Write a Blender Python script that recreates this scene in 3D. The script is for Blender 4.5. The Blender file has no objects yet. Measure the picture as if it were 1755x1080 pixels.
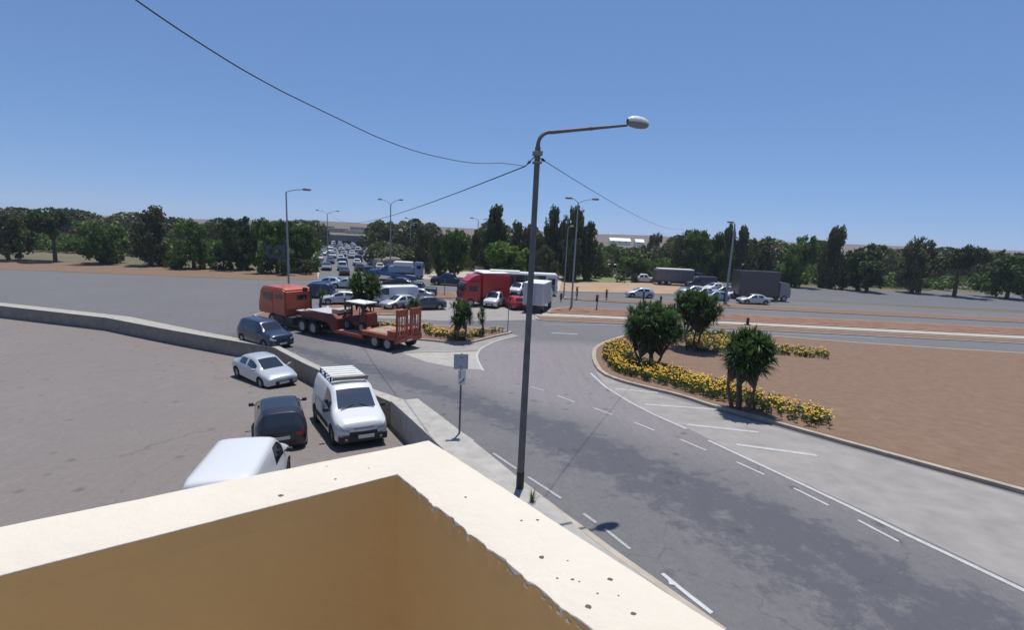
import bpy, bmesh, math, random
from math import sin, cos, pi, radians, sqrt, atan2
from mathutils import Vector, Matrix
random.seed(7)
SC = bpy.context.scene
COL = SC.collection

# ------------------------------------------------------------------ camera
CXP, CYP, FPX, IMW = 877.5, 540.0, 830.0, 1755.0
CAMZ = 6.6
ROLL = radians(2.7)
PITCH = math.atan((CYP-400)*cos(ROLL)/FPX)
fw = Vector((0, cos(PITCH), -sin(PITCH)))
up0 = Vector((0, sin(PITCH), cos(PITCH)))
rt0 = Vector((1, 0, 0))
RT = rt0*cos(ROLL)+up0*sin(ROLL)
UP = -rt0*sin(ROLL)+up0*cos(ROLL)
cam = bpy.data.cameras.new('camera')
cam.sensor_width = 36.0
cam.lens = 36.0*FPX/IMW
cam.clip_start = 0.05
cam.clip_end = 9000
camo = bpy.data.objects.new('camera', cam)
COL.objects.link(camo)
camo.matrix_world = Matrix(((RT.x, UP.x, -fw.x, 0), (RT.y, UP.y, -fw.y, 0), (RT.z, UP.z, -fw.z, CAMZ), (0, 0, 0, 1)))
SC.camera = camo

# ------------------------------------------------------------------ world, sun, exposure
SUN_EL = radians(75.3)
SUN_AZ = atan2(0.05, 0.26)      # clockwise from +Y
w = bpy.data.worlds.new('World')
SC.world = w
w.use_nodes = True
nt = w.node_tree
nt.nodes.clear()
sky = nt.nodes.new('ShaderNodeTexSky')
sky.sky_type = 'NISHITA'
sky.sun_disc = False
sky.sun_elevation = SUN_EL
sky.sun_rotation = SUN_AZ
sky.air_density = 1.0
sky.dust_density = 0.2
sky.ozone_density = 10.0
bg = nt.nodes.new('ShaderNodeBackground')
bg.inputs[1].default_value = 0.115
wo = nt.nodes.new('ShaderNodeOutputWorld')
tcw = nt.nodes.new('ShaderNodeTexCoord')
mpw = nt.nodes.new('ShaderNodeMapping'); mpw.inputs['Location'].default_value = (0, 0, .12)
nt.links.new(tcw.outputs['Generated'], mpw.inputs['Vector'])
nrw = nt.nodes.new('ShaderNodeVectorMath'); nrw.operation = 'NORMALIZE'
nt.links.new(mpw.outputs[0], nrw.inputs[0]); nt.links.new(nrw.outputs[0], sky.inputs['Vector'])
nt.links.new(sky.outputs[0], bg.inputs[0])
nt.links.new(bg.outputs[0], wo.inputs[0])
sl = bpy.data.lights.new('sun', 'SUN')
sl.energy = 4.6
sl.angle = radians(0.53)
sl.color = (1.0, 0.965, 0.90)
so = bpy.data.objects.new('sun', sl)
COL.objects.link(so)
sdir = Vector((sin(SUN_AZ)*cos(SUN_EL), cos(SUN_AZ)*cos(SUN_EL), sin(SUN_EL)))
so.rotation_euler = sdir.to_track_quat('Z', 'Y').to_euler()
so.location = (0, 0, 60)
SC.view_settings.view_transform = 'Standard'
SC.view_settings.look = 'None'
SC.view_settings.gamma = 1
SC.view_settings.exposure = 0.0
SC.render.engine = 'CYCLES'
SC.cycles.max_bounces = 6
SC.cycles.use_denoising = True

# ------------------------------------------------------------------ ground shape and pixel-to-ground
def gz(y):
    def s(v):
        t = min(max((v-8)/28.0, 0), 1)
        return -1.7*t*t*(3-2*t)
    if y <= 8 or y >= 36: return s(y)
    a = math.floor(y)
    return s(a)+(s(a+1)-s(a))*(y-a)

def U(x, y, off=0.0):
    """photo pixel -> point on the sloping ground (plus off)"""
    d = fw*FPX+RT*(x-CXP)-UP*(y-CYP)
    z = off
    p = None
    for _ in range(200):
        t = (z-CAMZ)/d.z
        p = Vector((0, 0, CAMZ))+d*t
        z2 = gz(p.y)+off
        if abs(z2-z) < 1e-6: break
        z = z*.5+z2*.5
    return p

def HT(p, ypx):
    """height above point p of the thing whose top is at photo row ypx"""
    lo, hi = -5.0, 80.0
    for _ in range(50):
        m = (lo+hi)/2
        v = Vector((p.x, p.y, m-CAMZ))
        if CYP-FPX*v.dot(UP)/v.dot(fw) > ypx: lo = m
        else: hi = m
    return m-p.z

def depth(p):
    return Vector((p.x, p.y, p.z-CAMZ)).dot(fw)

# ------------------------------------------------------------------ materials
def mat(name, col, rough=.7, metal=0., var=0., vscale=3., bump=0., bscale=40., coat=0., emit=0., spec=None, trans=0., col2=None):
    m = bpy.data.materials.new(name)
    m.use_nodes = True
    n = m.node_tree
    b = n.nodes['Principled BSDF']
    b.inputs['Base Color'].default_value = (*col, 1)
    b.inputs['Roughness'].default_value = rough
    b.inputs['Metallic'].default_value = metal
    if coat: b.inputs['Coat Weight'].default_value = coat; b.inputs['Coat Roughness'].default_value = .06
    if spec is not None: b.inputs['Specular IOR Level'].default_value = spec
    if trans: b.inputs['Transmission Weight'].default_value = trans
    if var or col2 or bump:
        tc = n.nodes.new('ShaderNodeNewGeometry')
        def noise(sc, det=6, r=.6):
            q = n.nodes.new('ShaderNodeTexNoise'); q.inputs['Scale'].default_value = sc
            q.inputs['Detail'].default_value = det; q.inputs['Roughness'].default_value = r
            n.links.new(tc.outputs['Position'], q.inputs['Vector']); return q
        if var or col2:
            q = noise(vscale)
            mr = n.nodes.new('ShaderNodeMapRange')
            mr.inputs[1].default_value = .3; mr.inputs[2].default_value = .7
            n.links.new(q.outputs[0], mr.inputs[0])
            mx = n.nodes.new('ShaderNodeMix'); mx.data_type = 'RGBA'
            c2 = col2 if col2 else tuple(c*(1+var) for c in col)
            c1 = col if col2 else tuple(c*(1-var) for c in col)
            mx.inputs[6].default_value = (*c1, 1); mx.inputs[7].default_value = (*c2, 1)
            n.links.new(mr.outputs[0], mx.inputs[0])
            n.links.new(mx.outputs[2], b.inputs['Base Color'])
        if bump:
            q2 = noise(bscale, 4)
            bp = n.nodes.new('ShaderNodeBump'); bp.inputs['Strength'].default_value = bump
            bp.inputs['Distance'].default_value = .02
            n.links.new(q2.outputs[0], bp.inputs['Height'])
            n.links.new(bp.outputs[0], b.inputs['Normal'])
    return m

def nodes_of(m): return m.node_tree.nodes, m.node_tree.links, m.node_tree.nodes['Principled BSDF']

def mixc(n, l, fac, a, b):
    mx = n.new('ShaderNodeMix'); mx.data_type = 'RGBA'
    if isinstance(fac, (int, float)): mx.inputs[0].default_value = fac
    else: l.new(fac, mx.inputs[0])
    for k, v in ((6, a), (7, b)):
        if isinstance(v, tuple): mx.inputs[k].default_value = (*v, 1)
        else: l.new(v, mx.inputs[k])
    return mx.outputs[2]

def nz(n, l, vec, scale, detail=5, rough=.6, lo=.3, hi=.7):
    q = n.new('ShaderNodeTexNoise'); q.inputs['Scale'].default_value = scale
    q.inputs['Detail'].default_value = detail; q.inputs['Roughness'].default_value = rough
    l.new(vec, q.inputs['Vector'])
    mr = n.new('ShaderNodeMapRange'); mr.inputs[1].default_value = lo; mr.inputs[2].default_value = hi
    l.new(q.outputs[0], mr.inputs[0])
    return mr.outputs[0]

def asphalt_mat(name, light, dark, wear=True):
    m = mat(name, light, .82)
    n, l, b = nodes_of(m)
    g = n.new('ShaderNodeNewGeometry')
    at = n.new('ShaderNodeAttribute'); at.attribute_name = 'band'
    big = nz(n, l, g.outputs['Position'], .12, 4)
    mid = nz(n, l, g.outputs['Position'], 1.5, 8, .75, .33, .67)
    mp = n.new('ShaderNodeMapping'); mp.inputs['Rotation'].default_value = (0, 0, radians(35)); mp.inputs['Scale'].default_value = (4., .22, 1)
    l.new(g.outputs['Position'], mp.inputs['Vector'])
    streak = nz(n, l, mp.outputs[0], 1.0, 6, .7, .35, .7)
    fine = nz(n, l, g.outputs['Position'], 26, 3, .8, .25, .75)
    c1 = mixc(n, l, big, tuple(x*.90 for x in light), tuple(x*1.10 for x in light))
    c2 = mixc(n, l, mid, c1, tuple(x*.86 for x in light))
    a1 = n.new('ShaderNodeMath'); a1.operation = 'MULTIPLY_ADD'
    l.new(mid, a1.inputs[0]); a1.inputs[1].default_value = 1.0; l.new(at.outputs['Fac'], a1.inputs[2])
    sm = n.new('ShaderNodeMapRange'); sm.inputs[1].default_value = .95; sm.inputs[2].default_value = 1.35
    l.new(a1.outputs[0], sm.inputs[0])
    c3 = mixc(n, l, sm.outputs[0], c2, dark)
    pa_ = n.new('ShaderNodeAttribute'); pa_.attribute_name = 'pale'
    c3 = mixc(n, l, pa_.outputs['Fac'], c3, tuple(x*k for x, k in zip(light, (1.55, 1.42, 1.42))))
    grain = nz(n, l, g.outputs['Position'], 7, 6, .75, .36, .64)
    g2 = n.new('ShaderNodeMath'); g2.operation = 'MULTIPLY'; l.new(grain, g2.inputs[0]); g2.inputs[1].default_value = .30
    c3 = mixc(n, l, g2.outputs[0], c3, tuple(x*.70 for x in dark))
    s2 = n.new('ShaderNodeMath'); s2.operation = 'MULTIPLY'; l.new(streak, s2.inputs[0]); s2.inputs[1].default_value = .28
    c4 = mixc(n, l, s2.outputs[0], c3, tuple(x*.62 for x in light))
    f2 = n.new('ShaderNodeMath'); f2.operation = 'MULTIPLY'; l.new(fine, f2.inputs[0]); f2.inputs[1].default_value = .35
    c5 = mixc(n, l, f2.outputs[0], c4, tuple(x*.6 for x in dark))
    # oil drips and cracks
    v = n.new('ShaderNodeTexVoronoi'); v.feature = 'F1'; v.inputs['Scale'].default_value = .9; v.inputs['Randomness'].default_value = 1
    l.new(g.outputs['Position'], v.inputs['Vector'])
    vr = n.new('ShaderNodeMapRange'); vr.inputs[1].default_value = .05; vr.inputs[2].default_value = .16; vr.inputs[3].default_value = .55; vr.inputs[4].default_value = 0
    l.new(v.outputs[0], vr.inputs[0])
    c6 = mixc(n, l, vr.outputs[0], c5, tuple(x*.45 for x in dark))
    wp = n.new('ShaderNodeTexNoise'); wp.inputs['Scale'].default_value = .8; wp.inputs['Detail'].default_value = 5
    l.new(g.outputs['Position'], wp.inputs['Vector'])
    ad = n.new('ShaderNodeVectorMath'); ad.operation = 'MULTIPLY_ADD'; ad.inputs[1].default_value = (1.8, 1.8, 0)
    l.new(wp.outputs['Color'], ad.inputs[0]); l.new(g.outputs['Position'], ad.inputs[2])
    ck = n.new('ShaderNodeTexVoronoi'); ck.feature = 'DISTANCE_TO_EDGE'; ck.inputs['Scale'].default_value = .17
    l.new(ad.outputs[0], ck.inputs['Vector'])
    cr = n.new('ShaderNodeMapRange'); cr.inputs[1].default_value = 0.001; cr.inputs[2].default_value = .0035; cr.inputs[3].default_value = .3; cr.inputs[4].default_value = 0
    l.new(ck.outputs[0], cr.inputs[0])
    c7 = mixc(n, l, cr.outputs[0], c6, tuple(x*.35 for x in dark))
    l.new(c7, b.inputs['Base Color'])
    bp = n.new('ShaderNodeBump'); bp.inputs['Strength'].default_value = .4; bp.inputs['Distance'].default_value = .01
    l.new(fine, bp.inputs['Height']); l.new(bp.outputs[0], b.inputs['Normal'])
    return m

M = {}
M['asphalt'] = asphalt_mat('asphalt', (.178, .171, .172), (.084, .085, .102))
M['asphalt_far'] = asphalt_mat('asphalt_far', (.15, .15, .16), (.09, .09, .10))
M['lot'] = asphalt_mat('lot_surface', (.245, .215, .20), (.15, .12, .105))
M['concrete_pale'] = mat('pale_concrete', (.27, .25, .235), .9, var=.14, vscale=1.3, bump=.2)
M['pavement'] = mat('pavement_concrete', (.36, .34, .31), .9, var=.16, vscale=2.5, bump=.3)
M['wallconc'] = mat('wall_concrete', (.25, .225, .185), .92, var=.22, vscale=1.8, bump=.5, bscale=14)
M['kerb'] = mat('kerb_stone', (.36, .30, .24), .9, var=.2, vscale=2.5, bump=.3)
M['kerb_pale'] = mat('kerb_pale', (.40, .35, .29), .9, var=.15, vscale=2)
M['soil'] = mat('soil', (.16, .095, .06), .95, col2=(.21, .135, .09), vscale=2.3, bump=.5, bscale=14)
M['soil_red'] = mat('soil_red', (.17, .075, .042), .95, col2=(.25, .14, .09), vscale=1.0, bump=.6, bscale=10)
M['dry'] = mat('dry_grass', (.30, .205, .125), .95, col2=(.40, .27, .19), vscale=.35)
M['ground'] = mat('ground', (.085, .09, .045), .95, col2=(.16, .125, .075), vscale=.06)
M['grass'] = mat('grass', (.11, .15, .045), .95, col2=(.22, .20, .09), vscale=.3)
M['dust'] = mat('dusty_ground', (.42, .36, .29), .95, var=.15, vscale=.4)
def paint_mat(name, worn=.5):
    m = mat(name, (.72, .72, .71), .7)
    n, l, b = nodes_of(m)
    g = n.new('ShaderNodeNewGeometry')
    a = nz(n, l, g.outputs['Position'], 5, 8, .8, worn-.2, worn+.06)
    b_ = nz(n, l, g.outputs['Position'], 30, 4, .8, worn-.2, worn+.2)
    mu = n.new('ShaderNodeMath'); mu.operation = 'MULTIPLY'; l.new(a, mu.inputs[0]); l.new(b_, mu.inputs[1])
    l.new(mixc(n, l, mu.outputs[0], (.50, .50, .49), (.22, .22, .225)), b.inputs['Base Color'])
    return m
M['line'] = paint_mat('road_paint', .52)
M['line_worn'] = paint_mat('road_paint_worn', .44)
M['line_fresh'] = paint_mat('road_paint_fresh', .62)
M['glass'] = mat('car_glass', (.018, .022, .03), .06, coat=.3, spec=.8)
M['glass_blue'] = mat('windscreen_glass', (.045, .055, .085), .10, coat=.3, spec=.7)
M['tyre'] = mat('tyre', (.02, .02, .022), .85)
M['rim'] = mat('rim', (.35, .35, .37), .35, metal=.8)
M['black'] = mat('black_plastic', (.022, .022, .025), .6)
M['dark'] = mat('dark_metal', (.035, .035, .04), .6)
M['under'] = mat('underbody', (.012, .012, .012), .9)
M['chrome'] = mat('chrome', (.6, .6, .62), .25, metal=1)
M['lens'] = mat('lamp_lens', (.60, .62, .60), .12, coat=.5)
M['lens_dull'] = mat('dull_lens', (.42, .44, .38), .25, coat=.3)
M['red_lens'] = mat('red_lens', (.30, .012, .012), .2, coat=.5)
M['plate'] = mat('number_plate', (.62, .62, .60), .4)
P = {}
def cp(k, c, metal=0., rough=.32): P[k] = mat('paint_'+k, c, rough, metal=metal, coat=.6)
cp('white', (.64, .645, .64)); cp('silver', (.50, .52, .54), .3); cp('grey', (.22, .235, .26), .3)
cp('darkgrey', (.06, .065, .075), .2); cp('black', (.014, .014, .018)); cp('blue', (.03, .06, .16)); cp('darkblue', (.012, .02, .055))
cp('midblue', (.05, .12, .28)); cp('red', (.42, .02, .02)); cp('orange', (.56, .10, .035)); cp('teal', (.05, .10, .12)); cp('beige', (.45, .42, .35))
cp('purple', (.045, .025, .045)); cp('lightblue', (.25, .33, .45))
M['rust_red'] = mat('rusty_red_paint', (.33, .070, .036), .6, var=.35, vscale=1.5)
M['orange_red'] = mat('orange_red_paint', (.47, .085, .032), .45, var=.10, vscale=1.2, coat=.3)
M['deep_red'] = mat('deep_red_paint', (.16, .025, .02), .55, var=.3, vscale=2)
M['deck'] = mat('deck_boards', (.30, .22, .16), .85, var=.35, vscale=2.5)
M['whiteish'] = mat('off_white', (.70, .70, .66), .5, var=.06)
M['galv'] = mat('galvanised_steel', (.30, .31, .32), .55, metal=.35, var=.15, vscale=5)
M['galv_dark'] = mat('weathered_steel', (.15, .15, .155), .6, metal=.2, var=.25, vscale=4)
M['post'] = mat('lamp_post_steel', (.125, .118, .115), .6, metal=.1, var=.25, vscale=3)
M['cable'] = mat('cable', (.05, .05, .06), .7)
M['timber'] = mat('weathered_wood', (.12, .09, .065), .9)

# ------------------------------------------------------------------ object helpers
def tag(o, label=None, cat=None, group=None, kind=None):
    if label: o['label'] = label
    if cat: o['category'] = cat
    if group: o['group'] = group
    if kind: o['kind'] = kind
    return o

def empty(name, loc=(0, 0, 0), rz=0., label=None, cat=None, group=None):
    o = bpy.data.objects.new(name, None)
    o.empty_display_size = .3
    COL.objects.link(o)
    o.location = loc
    o.rotation_euler = (0, 0, rz)
    return tag(o, label, cat, group)

def link(name, me, parent=None):
    o = bpy.data.objects.new(name, me)
    COL.objects.link(o)
    if parent: o.parent = parent
    return o

def copy_tree(o, parent=None):
    c = o.copy()
    COL.objects.link(c)
    c.parent = parent
    for ch in list(o.children): copy_tree(ch, c)
    return c

class MB:
    def __init__(s): s.v = []; s.f = []; s.m = []; s.sm = []
    def add(s, vs, fs, mi=0, smooth=False):
        b = len(s.v)
        s.v += [tuple(v) for v in vs]
        for f in fs:
            s.f.append([b+i for i in f]); s.m.append(mi); s.sm.append(smooth)
        return s
    def box(s, c, sz, rz=0., mi=0, tilt=None, ch=0.):
        hx, hy, hz = sz[0]/2, sz[1]/2, sz[2]/2
        R = Matrix.Rotation(rz, 3, 'Z')
        if tilt: R = R @ Matrix.Rotation(tilt[1], 3, tilt[0])
        C = Vector(c)
        if ch <= 0:
            vs = [C+R @ Vector((x*hx, y*hy, z*hz)) for x in (-1, 1) for y in (-1, 1) for z in (-1, 1)]
            return s.add(vs, [(0, 1, 3, 2), (4, 6, 7, 5), (0, 4, 5, 1), (2, 3, 7, 6), (0, 2, 6, 4), (1, 5, 7, 3)], mi)
        bm = bmesh.new()
        bmesh.ops.create_cube(bm, size=1)
        for v in bm.verts: v.co = Vector((v.co.x*sz[0], v.co.y*sz[1], v.co.z*sz[2]))
        bmesh.ops.bevel(bm, geom=bm.edges[:], offset=ch, segments=2, affect='EDGES', profile=.5)
        for v in bm.verts: v.co = C+R @ v.co
        return s.from_bm(bm, mi)
    def from_bm(s, bm, mi=0, smooth=False):
        bm.verts.index_update()
        s.add([v.co.copy() for v in bm.verts], [[v.index for v in f.verts] for f in bm.faces], mi, smooth)
        bm.free(); return s
    def tube(s, pts, r, n=8, mi=0, cap=True):
        pts = [Vector(p) for p in pts]
        rs = r if isinstance(r, (list, tuple)) else [r]*len(pts)
        rings = []
        prev = None
        for i, p in enumerate(pts):
            a = pts[max(i-1, 0)]; b = pts[min(i+1, len(pts)-1)]
            t = (b-a).normalized()
            if prev is None:
                u = t.cross(Vector((0, 0, 1)))
                if u.length < .01: u = t.cross(Vector((1, 0, 0)))
            else:
                u = prev-t*prev.dot(t)
            u.normalize(); prev = u
            vv = t.cross(u)
            rings.append([p+(u*cos(2*pi*k/n)+vv*sin(2*pi*k/n))*rs[i] for k in range(n)])
        vs = [q for rr in rings for q in rr]
        fs = []
        for i in range(len(pts)-1):
            for k in range(n):
                a = i*n+k; b = i*n+(k+1) % n
                fs.append((a, b, b+n, a+n))
        s.add(vs, fs, mi, True)
        if cap:
            s.add(rings[0], [list(range(n))[::-1]], mi); s.add(rings[-1], [list(range(n))], mi)
        return s
    def cyl(s, a, b, r, n=16, mi=0): return s.tube([a, b], r, n, mi)
    def prism(s, poly, y0, y1, mi=0, ax='Y'):
        """poly in (x,z), extruded along y"""
        n = len(poly)
        if ax == 'Y': vs = [(p[0], y0, p[1]) for p in poly]+[(p[0], y1, p[1]) for p in poly]
        elif ax == 'X': vs = [(y0, p[0], p[1]) for p in poly]+[(y1, p[0], p[1]) for p in poly]
        else: vs = [(p[0], p[1], y0) for p in poly]+[(p[0], p[1], y1) for p in poly]
        fs = [list(range(n))[::-1], [n+i for i in range(n)]]+[(i, (i+1) % n, n+(i+1) % n, n+i) for i in range(n)]
        return s.add(vs, fs, mi)
    def lathe(s, prof, c=(0, 0, 0), n=20, mi=0, ax='Z', smooth=True):
        vs = []
        for r, h in prof:
            for k in range(n):
                a = 2*pi*k/n
                if ax == 'Z': q = (c[0]+r*cos(a), c[1]+r*sin(a), c[2]+h)
                elif ax == 'Y': q = (c[0]+r*cos(a), c[1]+h, c[2]+r*sin(a))
                else: q = (c[0]+h, c[1]+r*cos(a), c[2]+r*sin(a))
                vs.append(q)
        fs = []
        for i in range(len(prof)-1):
            for k in range(n):
                a = i*n+k; b = i*n+(k+1) % n
                fs.append((a, b, b+n, a+n))
        return s.add(vs, fs, mi, smooth)
    def mesh(s, name, mats):
        me = bpy.data.meshes.new(name)
        me.from_pydata(s.v, [], s.f)
        for m in (mats if isinstance(mats, (list, tuple)) else [mats]): me.materials.append(m)
        me.polygons.foreach_set('material_index', s.m)
        me.polygons.foreach_set('use_smooth', s.sm)
        me.update()
        return me
    def build(s, name, mats, parent=None, fix=True):
        me = s.mesh(name, mats)
        if fix and len(s.f) < 60000:
            bm = bmesh.new(); bm.from_mesh(me)
            bmesh.ops.recalc_face_normals(bm, faces=bm.faces[:])
            bm.to_mesh(me); bm.free()
        return link(name, me, parent)

def poly_px(pts, off=0.): return [(U(x, y, off).x, U(x, y, off).y) for x, y in pts]

def draped(name, poly, mats, off, skirt=0., z0=None, fine=None, top_mat=0, parent=None):
    """flat polygon laid on the sloping ground; skirt>0 adds sides going down"""
    bm = bmesh.new()
    vs = [bm.verts.new((x, y, 0)) for x, y in poly]
    f = bm.faces.new(vs)
    if f.normal.z < 0 or f.calc_area() > 0:
        f.normal_update()
        if f.normal.z < 0: f.normal_flip()
    bmesh.ops.triangulate(bm, faces=bm.faces[:], ngon_method='EAR_CLIP')
    ys = [p[1] for p in poly]
    for k in range(8, 37):
        if min(ys) < k < max(ys):
            bmesh.ops.bisect_plane(bm, geom=bm.verts[:]+bm.edges[:]+bm.faces[:], plane_co=(0, k, 0), plane_no=(0, 1, 0))
    if fine:
        x0, x1, y0, y1, st = fine
        k = x0
        while k < x1:
            bmesh.ops.bisect_plane(bm, geom=bm.verts[:]+bm.edges[:]+bm.faces[:], plane_co=(k, 0, 0), plane_no=(1, 0, 0)); k += st
        k = y0+.5
        while k < y1:
            bmesh.ops.bisect_plane(bm, geom=bm.verts[:]+bm.edges[:]+bm.faces[:], plane_co=(0, k, 0), plane_no=(0, 1, 0)); k += 1
    for v in bm.verts: v.co.z = gz(v.co.y)+off
    if skirt:
        bmesh.ops.dissolve_limit(bm, angle_limit=.0005, verts=bm.verts[:], edges=bm.edges[:]) if False else None
        be = [e for e in bm.edges if e.is_boundary]
        r = bmesh.ops.extrude_edge_only(bm, edges=be)
        for g in r['geom']:
            if isinstance(g, bmesh.types.BMVert): g.co.z -= skirt
        bmesh.ops.recalc_face_normals(bm, faces=bm.faces[:])
    me = bpy.data.meshes.new(name)
    bm.to_mesh(me); bm.free()
    for m in (mats if isinstance(mats, (list, tuple)) else [mats]): me.materials.append(m)
    return link(name, me, parent)

def inset(poly, d):
    n = len(poly)
    A = sum(poly[i][0]*poly[(i+1) % n][1]-poly[(i+1) % n][0]*poly[i][1] for i in range(n))
    sg = 1 if A > 0 else -1
    out = []
    for i in range(n):
        p0, p1, p2 = Vector(poly[i-1]), Vector(poly[i]), Vector(poly[(i+1) % n])
        a = (p1-p0).normalized(); b = (p2-p1).normalized()
        na = Vector((-a.y, a.x))*sg; nb = Vector((-b.y, b.x))*sg
        m = na+nb
        m = m/max(m.length_squared/2, .35)
        out.append(tuple(p1+m*d))
    return out

def smooth_path(pts, it=2, closed=False):
    for _ in range(it):
        q = []
        n = len(pts)
        rng = range(n if closed else n-1)
        if not closed: q.append(pts[0])
        for i in rng:
            a = pts[i]; b = pts[(i+1) % n]
            q.append((a[0]*.75+b[0]*.25, a[1]*.75+b[1]*.25)); q.append((a[0]*.25+b[0]*.75, a[1]*.25+b[1]*.75))
        if not closed: q.append(pts[-1])
        pts = q
    return pts

def strip(name, path, width, m, off, kind='structure', ragged=0.):
    """painted line following a world path on the ground"""
    L = []; Rr = []
    dense = [path[0]]
    for a, b in zip(path, path[1:]):
        n = max(1, int(sqrt((a[0]-b[0])**2+(a[1]-b[1])**2)/.5))
        for k in range(1, n+1): dense.append((a[0]+(b[0]-a[0])*k/n, a[1]+(b[1]-a[1])*k/n))
    # add exact ground creases
    pts = []
    for a, b in zip(dense, dense[1:]):
        pts.append(a)
        lo, hi = sorted((a[1], b[1]))
        for k in range(math.floor(lo)+1, math.ceil(hi)):
            t = (k-a[1])/(b[1]-a[1]); pts.append((a[0]+(b[0]-a[0])*t, k))
    pts.append(dense[-1])
    mb = MB()
    for i, p in enumerate(pts):
        a = Vector(pts[max(i-1, 0)]); b = Vector(pts[min(i+1, len(pts)-1)])
        t = (b-a).normalized(); nrm = Vector((-t.y, t.x))
        w_ = width*(1+ragged*random.uniform(-1, 1))
        l_ = Vector(p)+nrm*w_/2; r_ = Vector(p)-nrm*w_/2
        L.append((l_.x, l_.y, gz(l_.y)+off)); Rr.append((r_.x, r_.y, gz(r_.y)+off))
    n = len(pts)
    mb.add(L+Rr, [(i, i+1, n+i+1, n+i) for i in range(n-1)])
    return mb.build(name, m)

def px_path(pts): return poly_px(pts)

# ================================================================== GROUND AND ROADS
LOTZ = -0.8
# W: line between the low parking lot and the road side (top edge of the retaining wall)
WPX = [(472, 601), (520, 627), (600, 665), (674, 698), (735, 755)]
Wl = [(-70.0, 47.0), (-32.0, 37.6)]+poly_px(WPX)
d_ = Vector(Wl[-1])-Vector(Wl[-2])
d_.normalize()
Wn = [(Wl[-1][0]+d_.x*k, Wl[-1][1]+d_.y*k) for k in (4.0, 26.0)]
W = Wl+Wn
grd = draped('ground', W+[(60, -12), (400, -12), (3500, 100), (3500, 4500), (-3500, 4500), (-3500, 300), (-400, 120)], M['ground'], 0.0)
tag(grd, kind='structure')
lot = draped('parking_lot', W[::-1]+[(-400, 60), (-90, -12)][0:1]+[(-90, -12)], M['lot'], LOTZ)
tag(lot, kind='structure')
# ---- asphalt
near_edge = [(-70, 48.3), (-31.4, 38.9)]+poly_px([(472, 594), (500, 608), (560, 638), (640, 672), (700, 693), (745, 712), (790, 752), (875, 819), (960, 885), (1060, 960), (1240, 1090)])
nd = Vector(near_edge[-1])-Vector(near_edge[-2]); nd.normalize()
near_edge.append((near_edge[-1][0]+nd.x*8, near_edge[-1][1]+nd.y*8))
cut = poly_px([(1700, 1100), (1900, 900), (1900, 620), (1500, 585)])
north = poly_px([(1900, 545), (1282, 512), (960, 500), (800, 483), (718, 478), (690, 458), (640, 421), (560, 419), (553, 440), (545, 480), (472, 481), (0, 462)])
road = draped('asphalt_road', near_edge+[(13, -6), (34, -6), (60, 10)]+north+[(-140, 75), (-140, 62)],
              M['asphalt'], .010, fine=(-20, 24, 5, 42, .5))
tag(road, kind='structure')
# darker worn band on the near carriageway, as an attribute the asphalt material reads
up_px = [(380, 566), (470, 583), (600, 613), (740, 653), (880, 700), (1000, 733), (1130, 786), (1282, 842), (1500, 940), (1900, 1120)]
lo_px = [(380, 585), (470, 602), (600, 642), (740, 690), (880, 770), (1000, 848), (1130, 935), (1282, 1040), (1500, 1200), (1900, 1500)]
bu = [Vector(p) for p in poly_px(up_px)]; bl = [Vector(p) for p in poly_px(lo_px)]
def pl_side(pl, p):
    best = 1e9; sgn = 1
    for a, b in zip(pl, pl[1:]):
        ab = b-a; t = max(0, min(1, (p-a).dot(ab)/ab.length_squared)); d = (a+ab*t-p).length
        if d < best: best = d; sgn = 1 if ab.x*(p.y-a.y)-ab.y*(p.x-a.x) > 0 else -1
    return best*sgn            # positive on the far side of the line
me = road.data
at = me.attributes.new('band', 'FLOAT', 'POINT'); ap = me.attributes.new('pale', 'FLOAT', 'POINT')
for i, v in enumerate(me.vertices):
    p = Vector((v.co.x, v.co.y)); s = 0; q = 0
    if p.y < 44 and -22 < p.x < 30:
        du = pl_side(bu, p); dl = pl_side(bl, p)
        if du < .9 and dl > -.3:
            s = min(1, max(0, (.9-du)/1.7))*min(1, max(0, (dl+.3)/1.6))*(1-.35*min(1, max(0, -du-1.2)/2.2))
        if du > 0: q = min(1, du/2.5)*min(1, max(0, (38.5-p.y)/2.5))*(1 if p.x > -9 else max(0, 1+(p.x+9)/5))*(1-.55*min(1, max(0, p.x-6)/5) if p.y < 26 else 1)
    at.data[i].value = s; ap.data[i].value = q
side_road = draped('side_road', poly_px([(1150, 506), (1172, 487), (1282, 489), (1900, 512), (1900, 540), (1282, 511)]), M['asphalt_far'], .014); tag(side_road, kind='structure')
# ---- pale areas
draped_list = []
def ground_patch(name, px, m, off, kind='structure'):
    o = draped(name, poly_px(px), m, off); tag(o, kind=kind); return o
ground_patch('dusty_ground', [(718, 477.5), (712, 466), (790, 465), (905, 470), (1000, 478), (960, 490), (960, 499), (800, 482.5)], M['dust'], .006)
ground_patch('dusty_verge', [(472, 480), (545, 479), (552, 462), (540, 458), (515, 464), (472, 466), (0, 445), (0, 461)], M['soil'], .006)
ground_patch('dusty_track', [(545, 479), (556, 440), (549, 440), (540, 458), (528, 460), (528, 463), (543, 463)], M['kerb_pale'], .009)
ground_patch('dry_verge', [(958, 499), (962, 484), (1120, 485), (1172, 491), (1160, 504)], M['dry'], .012)
ground_patch('grass_verge', [(962, 484), (1000, 470), (1130, 470), (1200, 484), (1150, 488), (1120, 485)], M['grass'], .008)
ground_patch('concrete_apron', [(1019, 634), (1036, 660), (1078, 688), (1120, 709), (1175, 734), (1282, 786), (1560, 915), (1800, 1030), (2400, 1320), (2800, 1200), (2400, 1040), (1800, 866), (1560, 798), (1400, 753), (1282, 720), (1170, 688), (1060, 656), (1030, 640)], M['concrete_pale'], .014)
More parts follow.
